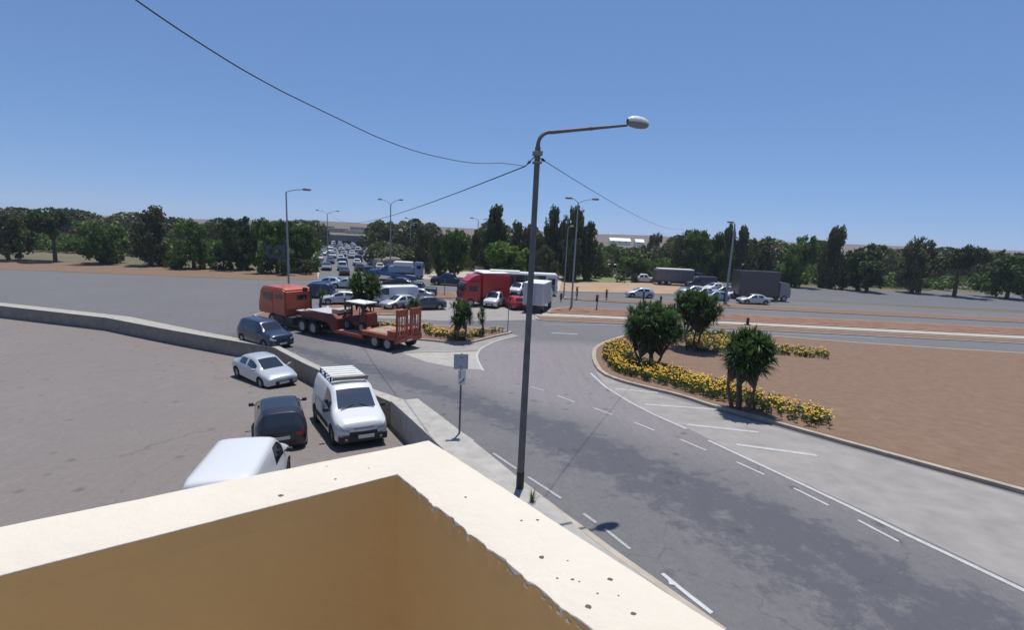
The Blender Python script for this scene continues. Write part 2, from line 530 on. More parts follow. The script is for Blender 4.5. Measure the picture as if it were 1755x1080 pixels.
ground_patch('concrete_apron', [(640, 592), (690, 605), (745, 604), (817, 601), (850, 585), (885, 574.5), (875, 572), (795, 590), (725, 580)], M['concrete_pale'], .014)
ground_patch('worn_asphalt', [(690, 606), (817, 603), (817, 615), (826, 634), (790, 632), (735, 622)], M['pavement'], .013)
ground_patch('worn_asphalt', [(640, 545), (790, 551), (925, 548), (925, 532), (740, 512), (640, 512)], M['concrete_pale'], .012)

# ---- raised islands: a kerb ring with soil inside
def island(px, soil, kname='kerb', h=.14, kw=.22, it=1, kerb=None, path=None):
    wp = smooth_path(poly_px(px), it, True) if path is None else path
    k = draped(kname, wp, kerb or M['kerb'], h, skirt=h+.05); tag(k, kind='structure')
    s = draped('soil_bed', inset(wp, kw), soil, h+.012); tag(s, kind='structure')
    return wp
isl_px = [(1014, 606), (1015, 622), (1028, 642), (1060, 655), (1110, 668), (1165, 681), (1220, 700), (1282, 716), (1400, 750), (1560, 795), (1800, 862), (2400, 1030), (2900, 1080), (2700, 760), (1900, 616), (1500, 592), (1282, 574), (1150, 568), (1075, 575), (1035, 588), (1018, 597)]
ISL = island(isl_px, M['soil'], kw=.28)
lisl_px = [(470, 533), (560, 548), (640, 556), (740, 559), (820, 564), (872, 569), (880, 572), (850, 578), (797, 592), (725, 584), (640, 578), (540, 568), (420, 545)]
island(lisl_px, M['soil'], kw=.22)
island([(560, 523), (640, 530), (700, 531), (712, 535), (705, 541), (640, 541), (560, 535)], M['soil_red'], h=.12, kerb=M['kerb_pale'])
island([(734, 505), (745, 502), (784, 503), (784, 512), (745, 512), (735, 510)], M['soil_red'], h=.12)
island([(1990, 576), (1282, 541), (1060, 531.5), (1010, 530), (965, 527), (938, 533), (940, 538), (1010, 540.5), (1282, 553), (1990, 588)], M['soil_red'], h=.12)
pp = draped('footpath', poly_px([(915, 541), (928, 538), (1010, 541.5), (1282, 554), (1990, 589), (1990, 594), (1282, 558.5), (1010, 546), (925, 543)]), M['kerb_pale'], .09, skirt=.1); tag(pp, kind='structure')
island([(1990, 595), (1282, 559.5), (1010, 547), (918, 543), (916, 546), (925, 550), (1010, 553.5), (1282, 566), (1990, 602)], M['soil'], h=.08, kerb=M['kerb_pale'])
island([(1990, 559), (1282, 523), (1010, 513), (968, 509), (966, 512), (1010, 517), (1282, 530), (1990, 566)], M['soil'], h=.10)

# ---- pavement beside the near road, retaining wall
pv = draped('pavement', W+near_edge[::-1], M['pavement'], .09, skirt=.0); tag(pv, kind='structure')
kb = strip('kerb', [tuple(Vector(p)) for p in near_edge[:-1]], .16, M['kerb_pale'], .096); tag(kb, kind='structure')
wall_root = empty('retaining_wall', (0, 0, 0), 0, 'long low concrete retaining wall between the sunken parking lot and the road', 'wall')
def offset_path(path, d):
    out = []
    for i, p in enumerate(path):
        a = Vector(path[max(i-1, 0)]); b = Vector(path[min(i+1, len(path)-1)])
        t = (b-a).normalized(); n_ = Vector((-t.y, t.x)); out.append(tuple(Vector(p)+n_*d))
    return out
far_w = W[:6]
o = draped('wall_body', offset_path(far_w, -.04)+offset_path(far_w, .30)[::-1], M['wallconc'], .17, skirt=1.3, parent=wall_root)
o = draped('coping', offset_path(far_w, -.09)+offset_path(far_w, .35)[::-1], M['pavement'], .225, skirt=.055, parent=wall_root)
near_w = [W[5], W[6], W[7], W[8]]
slab_root = empty('raised_pavement_block', (0, 0, 0), 0, 'broad raised concrete slab with an end face, sloping along the road beside the white van', 'wall')
o = draped('slab', offset_path(near_w, -.10)+offset_path(near_w, 1.02)[::-1], M['pavement'], .27, skirt=1.4, parent=slab_root)

# ---- painted lines
def line(px, wd, m='line', off=.020, name='road_marking', **k):
    o = strip(name, poly_px(px), wd, M[m], off, **k); tag(o, kind='structure'); return o
for px in ([(728, 704), (766, 726)], [(782, 737), (812, 757)], [(845, 778), (885, 805)], [(905, 819), (962, 856)], [(1000, 882), (1022, 898)], [(1036, 908), (1080, 943)]):
    line(px, .085, 'line_worn')
line([(1135, 985), (1180, 1022), (1220, 1053)], .13, 'line_fresh', ragged=.55)
line([(1146, 1001), (1158, 1003)], .10, 'line_fresh', off=.024, ragged=.4)
for px in ([(910, 664), (932, 670)], [(955, 679), (985, 690)], [(1017, 700), (1050, 712)], [(1087, 725), (1122, 739)], [(1165, 754), (1210, 773)], [(1262, 793), (1310, 815)], [(1360, 838), (1420, 868)], [(1470, 893), (1540, 930)]):
    line(px, .09)
line([(1012, 640), (1038, 664), (1080, 690.5), (1120, 711), (1176, 736)], .14)
line([(1214, 756), (1282, 788), (1420, 853), (1560, 921), (1800, 1036)], .14)
for px in ([(1055, 667), (1128, 674)], [(1105, 694), (1232, 703)], [(1178, 729), (1300, 742)], [(1262, 763), (1400, 782)]):
    line(px, .22, off=.022)
line(smooth_path([(887, 575.5), (848, 585), (826, 596), (817, 606), (818, 618), (828, 636)], 2), .15, off=.022)
line([(690, 603), (780, 602)], .12, off=.022)
line([(756, 615), (815, 616)], .14, off=.022)
line([(798, 629), (824, 630)], .14, off=.022)
line([(930, 556.5), (1058, 557.5), (1282, 569), (1500, 580)], .14, 'line_worn')
line([(945, 571), (990, 573)], .3, 'line_worn')
line([(640, 543), (740, 546)], .12, 'line_worn')
for k in range(6): line([(760+28*k, 543+.9*k), (771+28*k, 543.4+.9*k)], .10, 'line_worn')

# ================================================================== PARAPET
PZ = CAMZ-.60
def Q(x, y, z):
    d = fw*FPX+RT*(x-CXP)-UP*(y-CYP); t = (z-CAMZ)/d.z
    return Vector((0, 0, CAMZ))+d*t
oc = Q(735, 755, PZ); ol = Q(472, 808, PZ); orr = Q(1245, 1082, PZ)
ic = Q(680, 813, PZ); il = Q(472, 866, PZ); ir = Q(1015, 1080, PZ)
def ext(a, b, L): return a+(b-a).normalized()*L
OL, OR, IL, IR = ext(oc, ol, 6), ext(oc, orr, 6), ext(ic, il, 6), ext(ic, ir, 6)
par = empty('rooftop_parapet', (oc.x, oc.y, PZ), 0, 'cream topped masonry parapet with ochre inner walls meeting at a corner in the foreground', 'parapet')
M['cream'] = mat('cream_masonry_paint', (.84, .78, .67), .85, bump=.25, bscale=30)
n, l, b = nodes_of(M['cream'])
g = n.new('ShaderNodeNewGeometry')
a = nz(n, l, g.outputs['Position'], 3.5, 7, .7, .35, .8)
a2 = nz(n, l, g.outputs['Position'], 22, 5, .7, .5, .9)
v = n.new('ShaderNodeTexVoronoi'); v.inputs['Scale'].default_value = 7.5
l.new(g.outputs['Position'], v.inputs['Vector'])
vr = n.new('ShaderNodeMapRange'); vr.inputs[1].default_value = .035; vr.inputs[2].default_value = .075; vr.inputs[3].default_value = .5; vr.inputs[4].default_value = 0
l.new(v.outputs[0], vr.inputs[0])
wn = nz(n, l, g.outputs['Position'], 2.2, 2, .5, .52, .6)
mu = n.new('ShaderNodeMath'); mu.operation = 'MULTIPLY'; l.new(vr.outputs[0], mu.inputs[0]); l.new(wn, mu.inputs[1])
c = mixc(n, l, a, (.655, .59, .50), (.60, .54, .445))
m2 = n.new('ShaderNodeMath'); m2.operation = 'MULTIPLY'; l.new(a2, m2.inputs[0]); m2.inputs[1].default_value = .35
c = mixc(n, l, m2.outputs[0], c, (.60, .54, .43))
c = mixc(n, l, mu.outputs[0], c, (.16, .13, .10))
l.new(c, b.inputs['Base Color'])
M['ochre'] = mat('ochre_wall_paint', (.50, .27, .085), .8, bump=.2, bscale=9)
n, l, b = nodes_of(M['ochre'])
g = n.new('ShaderNodeNewGeometry')
a = nz(n, l, g.outputs['Position'], 2.6, 8, .65, .25, .8)
mp = n.new('ShaderNodeMapping'); mp.inputs['Scale'].default_value = (2.2, 2.2, .8); l.new(g.outputs['Position'], mp.inputs['Vector'])
a2 = nz(n, l, mp.outputs[0], 1.5, 6, .65, .45, .8)
c = mixc(n, l, a, (.60, .36, .135), (.53, .32, .135))
m2 = n.new('ShaderNodeMath'); m2.operation = 'MULTIPLY'; l.new(a2, m2.inputs[0]); m2.inputs[1].default_value = .28
c = mixc(n, l, m2.outputs[0], c, (.60, .31, .10))
l.new(c, b.inputs['Base Color'])
def edge_pts(a, b_, n_, amp, seed, spots=()):
    """slightly wavy, chipped edge between a and b"""
    rr = random.Random(seed); out = []
    L = (b_-a).length; t = (b_-a).normalized(); nn = Vector((-t.y, t.x, 0))
    ph = [rr.uniform(0, 6) for _ in range(5)]
    for i in range(n_+1):
        s = L*(i/n_)**1.7
        o = amp*(.5*sin(s*9+ph[0])+.35*sin(s*23+ph[1])+.2*sin(s*61+ph[2])+.16*sin(s*140+ph[3]))+rr.uniform(-1, 1)*amp*.15
        for (c0, w0, d0) in spots:
            if abs(s-c0) < w0: o += d0*(1-((s-c0)/w0)**2)*(1+.5*sin(s*300))
        if i == 0: o = 0
        out.append(a+t*s+nn*o)
    return out
# outer ring: left end ... corner ... right end, then back along the inner edge
outer_l = edge_pts(oc, OL, 120, .0022, 1); outer_r = edge_pts(oc, OR, 150, .0016, 2)
inner_l = edge_pts(ic, IL, 120, .0010, 3); inner_r = edge_pts(ic, IR, 420, .0013, 4, spots=((.10, .010, -.003), (.165, .018, -.005), (.235, .010, .003), (.30, .020, -.005), (.36, .008, -.004), (.40, .015, .003), (.47, .012, -.004), (.55, .03, -.004)))
def wall_mesh(name, outer, inner, z0, z1, m, parent, bev=.006):
    n_ = min(len(outer), len(inner))
    return None
def ribbon(name, O, I, zt, zb, m, parent, r=.0022):
    """solid bar between an outer and an inner edge, with rounded upper arrises"""
    n_ = len(O); mb = MB()
    rows = []
    for o_, i_ in zip(O, I):
        dd = (i_-o_).normalized()
        sec = []
        sec.append(Vector((o_.x, o_.y, zb)))
        for k in range(4):
            a_ = pi/2*k/3; q = o_+dd*r*(1-cos(a_)); sec.append(Vector((q.x, q.y, zt-r*(1-sin(a_)))))
        for k in range(3, -1, -1):
            a_ = pi/2*k/3; q = i_-dd*r*(1-cos(a_)); sec.append(Vector((q.x, q.y, zt-r*(1-sin(a_)))))
        sec.append(Vector((i_.x, i_.y, zb)))
        rows.append(sec)
    kk = len(rows[0])
    vs = [q for s_ in rows for q in s_]
    fs = []
    for i in range(n_-1):
        for k in range(kk-1): fs.append((i*kk+k, i*kk+k+1, (i+1)*kk+k+1, (i+1)*kk+k))
    mb.add(vs, fs, 0, True)
    o = mb.build(name, m, None)
    o.parent = parent; o.matrix_parent_inverse = Matrix.Translation(-parent.location)
    return o
def resamp(pts, n_):
    out = []
    for i in range(n_):
        t = i/(n_-1)*(len(pts)-1); k = min(int(t), len(pts)-2); out.append(pts[k].lerp(pts[k+1], t-k))
    return out
O_all = resamp(outer_l[::-1], 180)+resamp(outer_r, 420)[1:]
I_all = resamp(inner_l[::-1], 180)+resamp(inner_r, 420)[1:]
ribbon('coping', O_all, I_all, PZ, PZ-.016, M['cream'], par)
# masonry body below: inner face ochre, outer face cream
def body(pts, m, nm, zt, zb, push):
    mb = MB(); vs = []
    for p in pts: vs += [Vector((p.x, p.y, zt)), Vector((p.x, p.y, zb))]
    mb.add(vs, [(2*i, 2*i+1, 2*i+3, 2*i+2) for i in range(len(pts)-1)], 0, False)
    o = mb.build(nm, m, None, fix=False); o.parent = par; o.matrix_parent_inverse = Matrix.Translation(-par.location)
    return o
cdir = ((OL-oc).normalized()+(OR-oc).normalized()).normalized()
inn = [IL, ic, IR]; out_ = [OL, oc, OR]
inn_b = [p+(-cdir)*.004 for p in inn]
mb = MB()
zt, zb = PZ-.018, PZ-1.15
mb2 = [Vector((p.x, p.y, z)) for z in (zt, zb) for p in inn_b]
rr = random.Random(9)
mb = MB(); vs = []
I2 = resamp(I_all, 560); ph = [rr.uniform(0, 6) for _ in range(4)]
for i, p in enumerate(I2):
    s_ = (p-ic).length
    rightside = (p-ic).dot(IR-ic) > 0
    lip = .0045+.005*max(0, sin(s_*70+ph[0]))*max(0, sin(s_*31+ph[2]))+.003*sin(s_*171+ph[1])+rr.uniform(-.0015, .0015)
    lip = max(.0015, lip) if rightside else .0025
    back_ = cdir*.0010
    tt = (IR-ic).normalized() if rightside else (IL-ic).normalized()
    st = ic+tt*((p-ic).dot(tt))+cdir*.0035
    if s_ < .004: st = ic+cdir*.0035
    vs += [Vector((p.x, p.y, PZ-lip))+back_, Vector((st.x, st.y, PZ-.05)), Vector((st.x, st.y, PZ-1.15))]
mb.add(vs, [(3*i+k, 3*i+k+1, 3*i+k+4, 3*i+k+3) for i in range(len(I2)-1) for k in (0, 1)], 0, False)
e1 = mb.build('inner_wall', M['ochre'], None, fix=False); e1.parent = par; e1.matrix_parent_inverse = Matrix.Translation(-par.location)

e2 = body(out_, M['cream'], 'outer_wall', PZ-.045, gz(0)+LOTZ-.3, 0)
fl = MB(); fl.add([Vector((p.x, p.y, PZ-1.15)) for p in (IL, ic, IR, IR+Vector((-2, -7, 0)), IL+Vector((1, -7, 0)))], [(0, 1, 2, 3, 4)])
o = fl.build('terrace_floor', M['cream'], None); o.parent = par; o.matrix_parent_inverse = Matrix.Translation(-par.location)
# dark pock marks and flaked cream paint smears, at their places on the coping
for x, y, r in [(575, 822, .0035), (481, 850, .007), (798, 853, .0035), (894, 893, .003), (921, 892, .0035), (928, 956, .006), (981, 994, .003), (1046, 994, .005), (1009, 1041, .006), (1086, 1053, .0045), (993, 998, .002), (560, 800, .002), (1024, 1018, .002), (973, 962, .002), (632, 803, .002), (955, 992, .0025), (1060, 1022, .002)]:
    q = Q(x, y, PZ); rr = random.Random(x)
    ring = [(q.x+r*rr.uniform(.7, 1.25)*cos(a_*pi/4+.3), q.y+r*rr.uniform(.5, .9)*sin(a_*pi/4+.3), PZ+.0007) for a_ in range(8)]
    pm = MB(); pm.add(ring, [list(range(8))])
    o = pm.build('pock_mark', M['timber'], None); o.parent = par; o.matrix_parent_inverse = Matrix.Translation(-par.location)
M['flake'] = mat('flaking_cream_paint', (.62, .50, .33), .9, col2=(.80, .70, .53), vscale=60)
tdir = (IR-ic).normalized(); nrm = Vector((tdir.y, -tdir.x, 0))
if nrm.dot(Vector((0, 0, 0))-ic) < 0: nrm = -nrm
for x, y, wd, hh in [(786, 888, .010, .004), (795, 896, .007, .006), (714, 838, .006, .003), (722, 846, .005, .003), (852, 945, .008, .003), (860, 952, .006, .005), (872, 963, .006, .006), (880, 972, .004, .008), (905, 990, .008, .004), (936, 1014, .012, .005), (948, 1022, .008, .008), (965, 1037, .012, .006), (978, 1050, .010, .010), (990, 1060, .013, .006), (1003, 1070, .010, .009)]:
    # loose flakes lying along the chipped inner arris
    a_ = Q(x, y, PZ); s_ = (a_-ic).dot(tdir); base = min(I2, key=lambda q: abs((q-ic).dot(tdir)-s_) if (q-ic).dot(tdir) > -.01 else 9)
    rr = random.Random(int(x)); rng = 12; ring = []
    for k in range(rng):
        an = 2*pi*k/rng; rad = rr.uniform(.45, 1.2)
        q = base+cdir*(.0026)+tdir*(wd*.55*rad*cos(an)); ring.append((q.x, q.y, PZ-.010-hh*.5+hh*.5*rad*sin(an)))
    sm = MB(); sm.add(ring, [list(range(rng))])
    o = sm.build('paint_flake', M['flake'], None, fix=False); o.parent = par; o.matrix_parent_inverse = Matrix.Translation(-par.location)

# ================================================================== STREET LAMPS, CABLES, SIGN
LB = U(890, 853)
LZ = gz(LB.y)
HD = Vector((0, 0, CAMZ)); dd = fw*FPX+RT*(1087-CXP)-UP*(210-CYP); HD = HD+dd*(12.7/dd.y)
root = empty('street_lamp', LB, 0, 'tall grey street lamp nearest the parapet with one long arm and a cobra head', 'street lamp')
def loc(p): return Vector(p)-LB
top = HT(LB, 252)
armz = HT(LB, 222)
mb = MB()
mb.tube([(0, 0, 0), (0, 0, 1.0), (0, 0, top*.45), (0, 0, top*.45+.02), (0, 0, top)], [.094, .09, .079, .074, .064], 16)
mb.build('pole', M['post'], root)
mb = MB(); mb.tube([(0, 0, -.02), (0, 0, .72)], [.101, .098], 16); mb.box((-.0, -.0, .03), (.34, .34, .06), .5)
mb.build('base_band', M['black'], root)
hl = loc(HD); hd = Vector((hl.x, hl.y, 0)).normalized()
aL = Vector((hl.x, hl.y, 0)).length
pts = [Vector((0, 0, top-.15)), Vector((0, 0, top+.05))]
for k in range(1, 8):
    a_ = pi/2*k/7; pts.append(Vector((0, 0, top+.05))+hd*(.34*(1-cos(a_)))+Vector((0, 0, (armz-top-.06)*sin(a_))))
pts.append(hd*(aL-.22)+Vector((0, 0, hl.z-.09)))
mb = MB(); mb.tube(pts, [.05]*2+[.045]*7+[.032], 10)
q = pts[-1].lerp(pts[-2], .5); mb.tube([q-hd*.03, q+hd*.03], .045, 10)
mb.build('arm', M['post'], root)
# lamp head: tapering shell with pale top and grey bowl below
def lamp_head(root_, p, dirv, L, Wd, H, top_m, low_m, nm='lamp_head'):
    mb = MB(); n_ = 14; secs = []
    side = Vector((-dirv.y, dirv.x, 0))
    prof = [(0, .30), (.06, .55), (.2, .85), (.45, 1.0), (.7, .92), (.88, .66), (.97, .35), (1, .08)]
    for s, w_ in prof:
        secs.append([p+dirv*(L*(s-.32))+side*(Wd/2*w_*cos(a_))+Vector((0, 0, H*.62*w_**.7*sin(a_))) for a_ in [pi*k/(n_) for k in range(n_+1)]])
    kk = n_+1; vs = [q for s in secs for q in s]; fs = []
    for i in range(len(secs)-1):
        for k in range(kk-1): fs.append((i*kk+k, i*kk+k+1, (i+1)*kk+k+1, (i+1)*kk+k))
    mb.add(vs, fs, 0, True); shell = mb.build(nm, top_m, root_)
    mb = MB(); secs = []
    for s, w_ in prof:
        secs.append([p+dirv*(L*(s-.32))+side*(Wd/2*w_*.97*cos(a_))-Vector((0, 0, .002+H*.45*w_**.7*sin(a_))) for a_ in [pi*k/(n_) for k in range(n_+1)]])
    vs = [q for s in secs for q in s]
    mb.add(vs, fs, 0, True); bowl = mb.build('lamp_bowl', low_m, shell)
    return shell
M['bowl'] = mat('lamp_bowl_plastic', (.20, .20, .21), .45)
lamp_head(root, hl, hd, .66, .31, .27, M['whiteish'], M['bowl'])
# bracket with insulators
mb = MB()
mb.box((0, 0, top-.14), (.19, .19, .10), .3, 0, ch=.01)
mb.build('bracket', M['wallconc'], root)
mb = MB(); mb.box((0, 0, top-.34), (.17, .17, .05), .3, 0); mb.build('clamp_band', M['wallconc'], root)
brl = loc(Vector((0, 0, 0)))
lv = Vector((-.95, .25, 0)).normalized()
ins_l = lv*.27+Vector((0, 0, top-.42)); ins_r = Vector((.85, -.3, 0)).normalized()*.17+Vector((0, 0, top-.30))
for (a_, b_) in ((Vector((0, 0, top-.14)), ins_l), (Vector((0, 0, top-.2)), ins_r)):
    mb = MB(); mb.tube([a_, a_.lerp(b_, .6)], .012, 6)
    d = (b_-a_).normalized(); p = a_.lerp(b_, .55)
    mb.tube([p, p+d*.02, p+d*.021, p+d*.06, p+d*.061, p+d*.10], [.015, .015, .032, .032, .02, .026], 8)
    mb.tube([p+d*.1, b_], .012, 6)
    mb.build('insulator', M['black'], root)
def cable(a, b_, sag, label, r=.0085, group='overhead cables strung from the lamp post'):
    pts = []
    for k in range(49):
        t = k/48; q = a.lerp(b_, t); q.z -= sag*4*t*(1-t); pts.append(q)
    mb = MB(); mb.tube([p-a for p in pts], r, 6)
    o = mb.build('overhead_cable', M['cable']); o.location = a
    tag(o, label, 'cable', group); return o
def along(x, y, Y):
    d = fw*FPX+RT*(x-CXP)-UP*(y-CYP); return Vector((0, 0, CAMZ))+d*(Y/d.y)
cable(LB+ins_l, along(563, 361, 118), 2.0, 'overhead cable running from the near lamp post to a distant lamp post at the left', r=.014)
cable(LB+ins_r, along(1172, 392, 62), .6, 'overhead cable running from the near lamp post down to the trees at the right')

# cable that swoops up towards the building at the left: fitted through photographed directions
def bez(a, b_, c_, d_, t): return a*(1-t)**3+b_*3*t*(1-t)**2+c_*3*t*t*(1-t)+d_*t**3
ca = LB+ins_l
pts = []
cpts = [(905, 268, 11.6), (860, 279.5, 11.0), (830, 280, 10.5), (790, 276.5, 9.9), (720, 261, 8.9), (650, 236, 7.9), (580, 203, 6.9), (520, 174, 6.1), (472, 150, 5.5), (380, 97, 4.7), (200, -25, 3.7), (-300, -420, 2.4)]
P3 = [ca]+[along(*c) for c in cpts[1:]]
sm_ = []
for i in range(len(P3)-1):
    p0, p1, p2, p3 = P3[max(i-1, 0)], P3[i], P3[i+1], P3[min(i+2, len(P3)-1)]
    for k in range(6):
        t = k/6; sm_.append(.5*((2*p1)+(-p0+p2)*t+(2*p0-5*p1+4*p2-p3)*t*t+(-p0+3*p1-3*p2+p3)*t**3))
sm_.append(P3[-1])
mb = MB(); mb.tube([p-ca for p in sm_], .0065, 6)
o = mb.build('overhead_cable', M['cable']); o.location = ca
tag(o, 'overhead cable sagging across the upper left sky from the near lamp post to the building', 'cable', 'overhead cables strung from the lamp post')

# small sign post at the kerb
SB = U(787, 752, .09); sr = empty('sign_post', SB, 0, 'kerbside sign post with a square grey plate above a smaller white one', 'sign')
sh = HT(SB, 606)
mb = MB(); mb.tube([(0, 0, 0), (0, 0, sh)], .034, 10); mb.build('post', M['post'], sr)
M['signback'] = mat('bare_aluminium_plate', (.34, .36, .41), .5, metal=.3, var=.1, vscale=8)
ang = radians(8)
mb = MB(); pw = .46; mb.box((-.01, -.05, sh-.26), (pw, .012, .50), ang, ch=.004); mb.build('square_plate', M['signback'], sr)
mb = MB(); mb.box((.02, -.05, sh-.26), (.30, .012, .30), ang, ch=.003)
c2 = sh-.78
mb = MB(); mb.box((.03, -.05, c2), (.25, .012, .50), ang, ch=.004); lp = mb.build('lower_plate', M['plate'], sr)
mb = MB()
for (x, z, lx, lz, r) in ((-.02, -.16, .12, .035, .6), (.055, -.08, .10, .04, .95), (-.055, .08, .03, .22, 0)):
    bx = MB(); 
    mb.box((.03+x, -.061+x*.14, c2+z), (lx, .004, lz), ang, tilt=('Y', -r))
mb.build('arrow_mark', M['post'], lp)
for z in (sh-.12, sh-.42, c2+.15, c2-.15):
    mb = MB(); mb.box((0, -.02, z), (.09, .07, .03), ang); mb.build('clamp', M['galv_dark'], sr)
# another thin post at the tip of the left island, and others on the medians
def thin_post(px, py, ytop, label, r=.035, m='galv_dark', cat='post', plate=None):
    b_ = U(px, py, .1); h = HT(b_, ytop)
    rt = empty('thin_post', b_, 0, label, cat, 'thin posts standing on the medians')
    mb = MB(); mb.tube([(0, 0, 0), (0, 0, h)], [r, r*.9], 8); mb.lathe([(r, 0), (r*.6, .03), (0, .035)], (0, 0, h), 8); mb.build('pole', M[m], rt)
    mb = MB(); mb.lathe([(r*2.2, 0), (r*2.2, .02), (r*1.2, .05)], (0, 0, -.02), 8); mb.build('base', M['dark'], rt)
    return rt
thin_post(870, 569, 528, 'thin metal post at the tip of the left flower island', .035)
thin_post(762, 506, 478, 'thin post on the soil median left of the red lorry', .05)
thin_post(721, 506, 482, 'thin post behind the dark cars left of centre', .04)
thin_post(1281, 556, 545, 'short black post at the far right of the brown verge', .16, 'black')
# slim staked saplings
M['leaf_dark'] = mat('dark_leaf', (.02, .032, .02), .7)
for i, (px, py, yt) in enumerate([(988, 513, 492), (1039, 514, 497), (1102, 519, 500), (1022, 531, 506), (1132, 520, 508), (1240, 522, 498), (961, 517, 503)]):
    b_ = U(px, py, .1); h = HT(b_, yt)
    lab = ['dark slim sapling nearest the bus on the far verge', 'dark slim sapling left of the silver hatchback', 'dark slim sapling standing in front of the silver hatchback', 'staked sapling on the red soil median with a thin stem',
           'low dark sapling right of the silver hatchback', 'dark slim sapling before the cars parked at the right', 'small sapling beside the double lamp post'][i]
    rt = empty('sapling', b_, 0, lab, 'sapling', 'slim saplings along the medians')
    mb = MB(); mb.tube([(0, 0, 0), (.01, 0, h*.5), (0, .01, h)], [.05, .04, .02], 6); mb.tube([(.09, .02, 0), (.09, .02, h*.8)], .025, 5); mb.build('stem', M['timber'], rt)
    mb = MB(); rr = random.Random(i)
    for k in range(160):
        z = h*rr.uniform(.22 if i != 3 else .55, 1.02); r_ = rr.uniform(0, .17); a_ = rr.uniform(0, 6.3); c = Vector((r_*cos(a_), r_*sin(a_), z))
        u = Vector((rr.gauss(0, 1), rr.gauss(0, 1), rr.gauss(0, 1))).normalized()*.07; v = u.cross(Vector((rr.gauss(0, 1), rr.gauss(0, 1), rr.gauss(0, 1)))).normalized()*.05
        mb.add([c-u, c+v, c+u, c-v], [(0, 1, 2, 3)])
    mb.build('foliage', M['leaf_dark'], rt, fix=False)

# distant street lamps
def far_lamp(px, py, ytop, arms, label, r=.11, arm_len=2.0, rise=.5, tilt_dir=(1, 0)):
    b_ = U(px, py); h = HT(b_, ytop)
    rt = empty('street_lamp', b_, 0, label, 'street lamp', 'tall street lamps along the far roads')
    mb = MB(); mb.tube([(0, 0, 0), (0, 0, 1.2), (0, 0, 1.25), (0, 0, h-rise)], [r*1.3, r*1.25, r, r*.62], 10); mb.build('pole', M['galv'], rt)
    for (dx, dy, L) in arms:
        d = Vector((dx, dy, 0)).normalized()
        pts = [Vector((0, 0, h-rise))]+[Vector((0, 0, h-rise))+d*(L*t)+Vector((0, 0, rise*sin(t*pi/2)**.8)) for t in (.15, .35, .6, 1)]
        mb = MB(); mb.tube(pts, r*.42, 8); mb.build('arm', M['galv'], rt)
        lamp_head(rt, pts[-1]+d*.1, d, .85, .40, .26, M['galv_dark'], M['bowl'])
    return rt
far_lamp(496, 520, 323, [(1, .15, 1.75)], 'tall single armed street lamp standing behind the orange lorry cab', rise=.35)
far_lamp(979, 528, 340, [(-1, .25, .85), (1, .1, 1.7)], 'tall double armed street lamp right of the near lamp post', rise=.55)
far_lamp(669, 470, 342, [(-1, .3, 1.9), (1, -.2, 1.7)], 'double armed street lamp above the trees left of centre', r=.13, rise=.9)
far_lamp(562, 440, 361, [(1, .1, 2.4), (-1, .2, 2.6)], 'faint double armed street lamp beside the distant motorway', r=.14, rise=.9)
far_lamp(1243, 522, 381, [(-1, .6, .35)], 'grey street lamp in front of the trees at the right, before the parked cars', r=.16, rise=.3)
far_lamp(966, 508, 388, [(.5, -.8, .5)], 'thin grey lamp post just left of the tall double armed lamp', r=.08, rise=.2)
far_lamp(817, 462, 374, [(-1, .3, 1.3)], 'distant lamp showing only its head above the trees at centre', r=.13, rise=.5)
far_lamp(703, 450, 374, [(-1, .3, 1.0)], 'distant lamp with its head just over the trees left of centre', r=.13, rise=.5)

# ================================================================== CARS
def lerp_tab(tab, x):
    if x >= tab[0][0]: return tab[0][1]
    for (a, va), (b_, vb) in zip(tab, tab[1:]):
        if b_ <= x <= a:
            return va+(vb-va)*(a-x)/(a-b_) if a != b_ else vb
    return tab[-1][1]

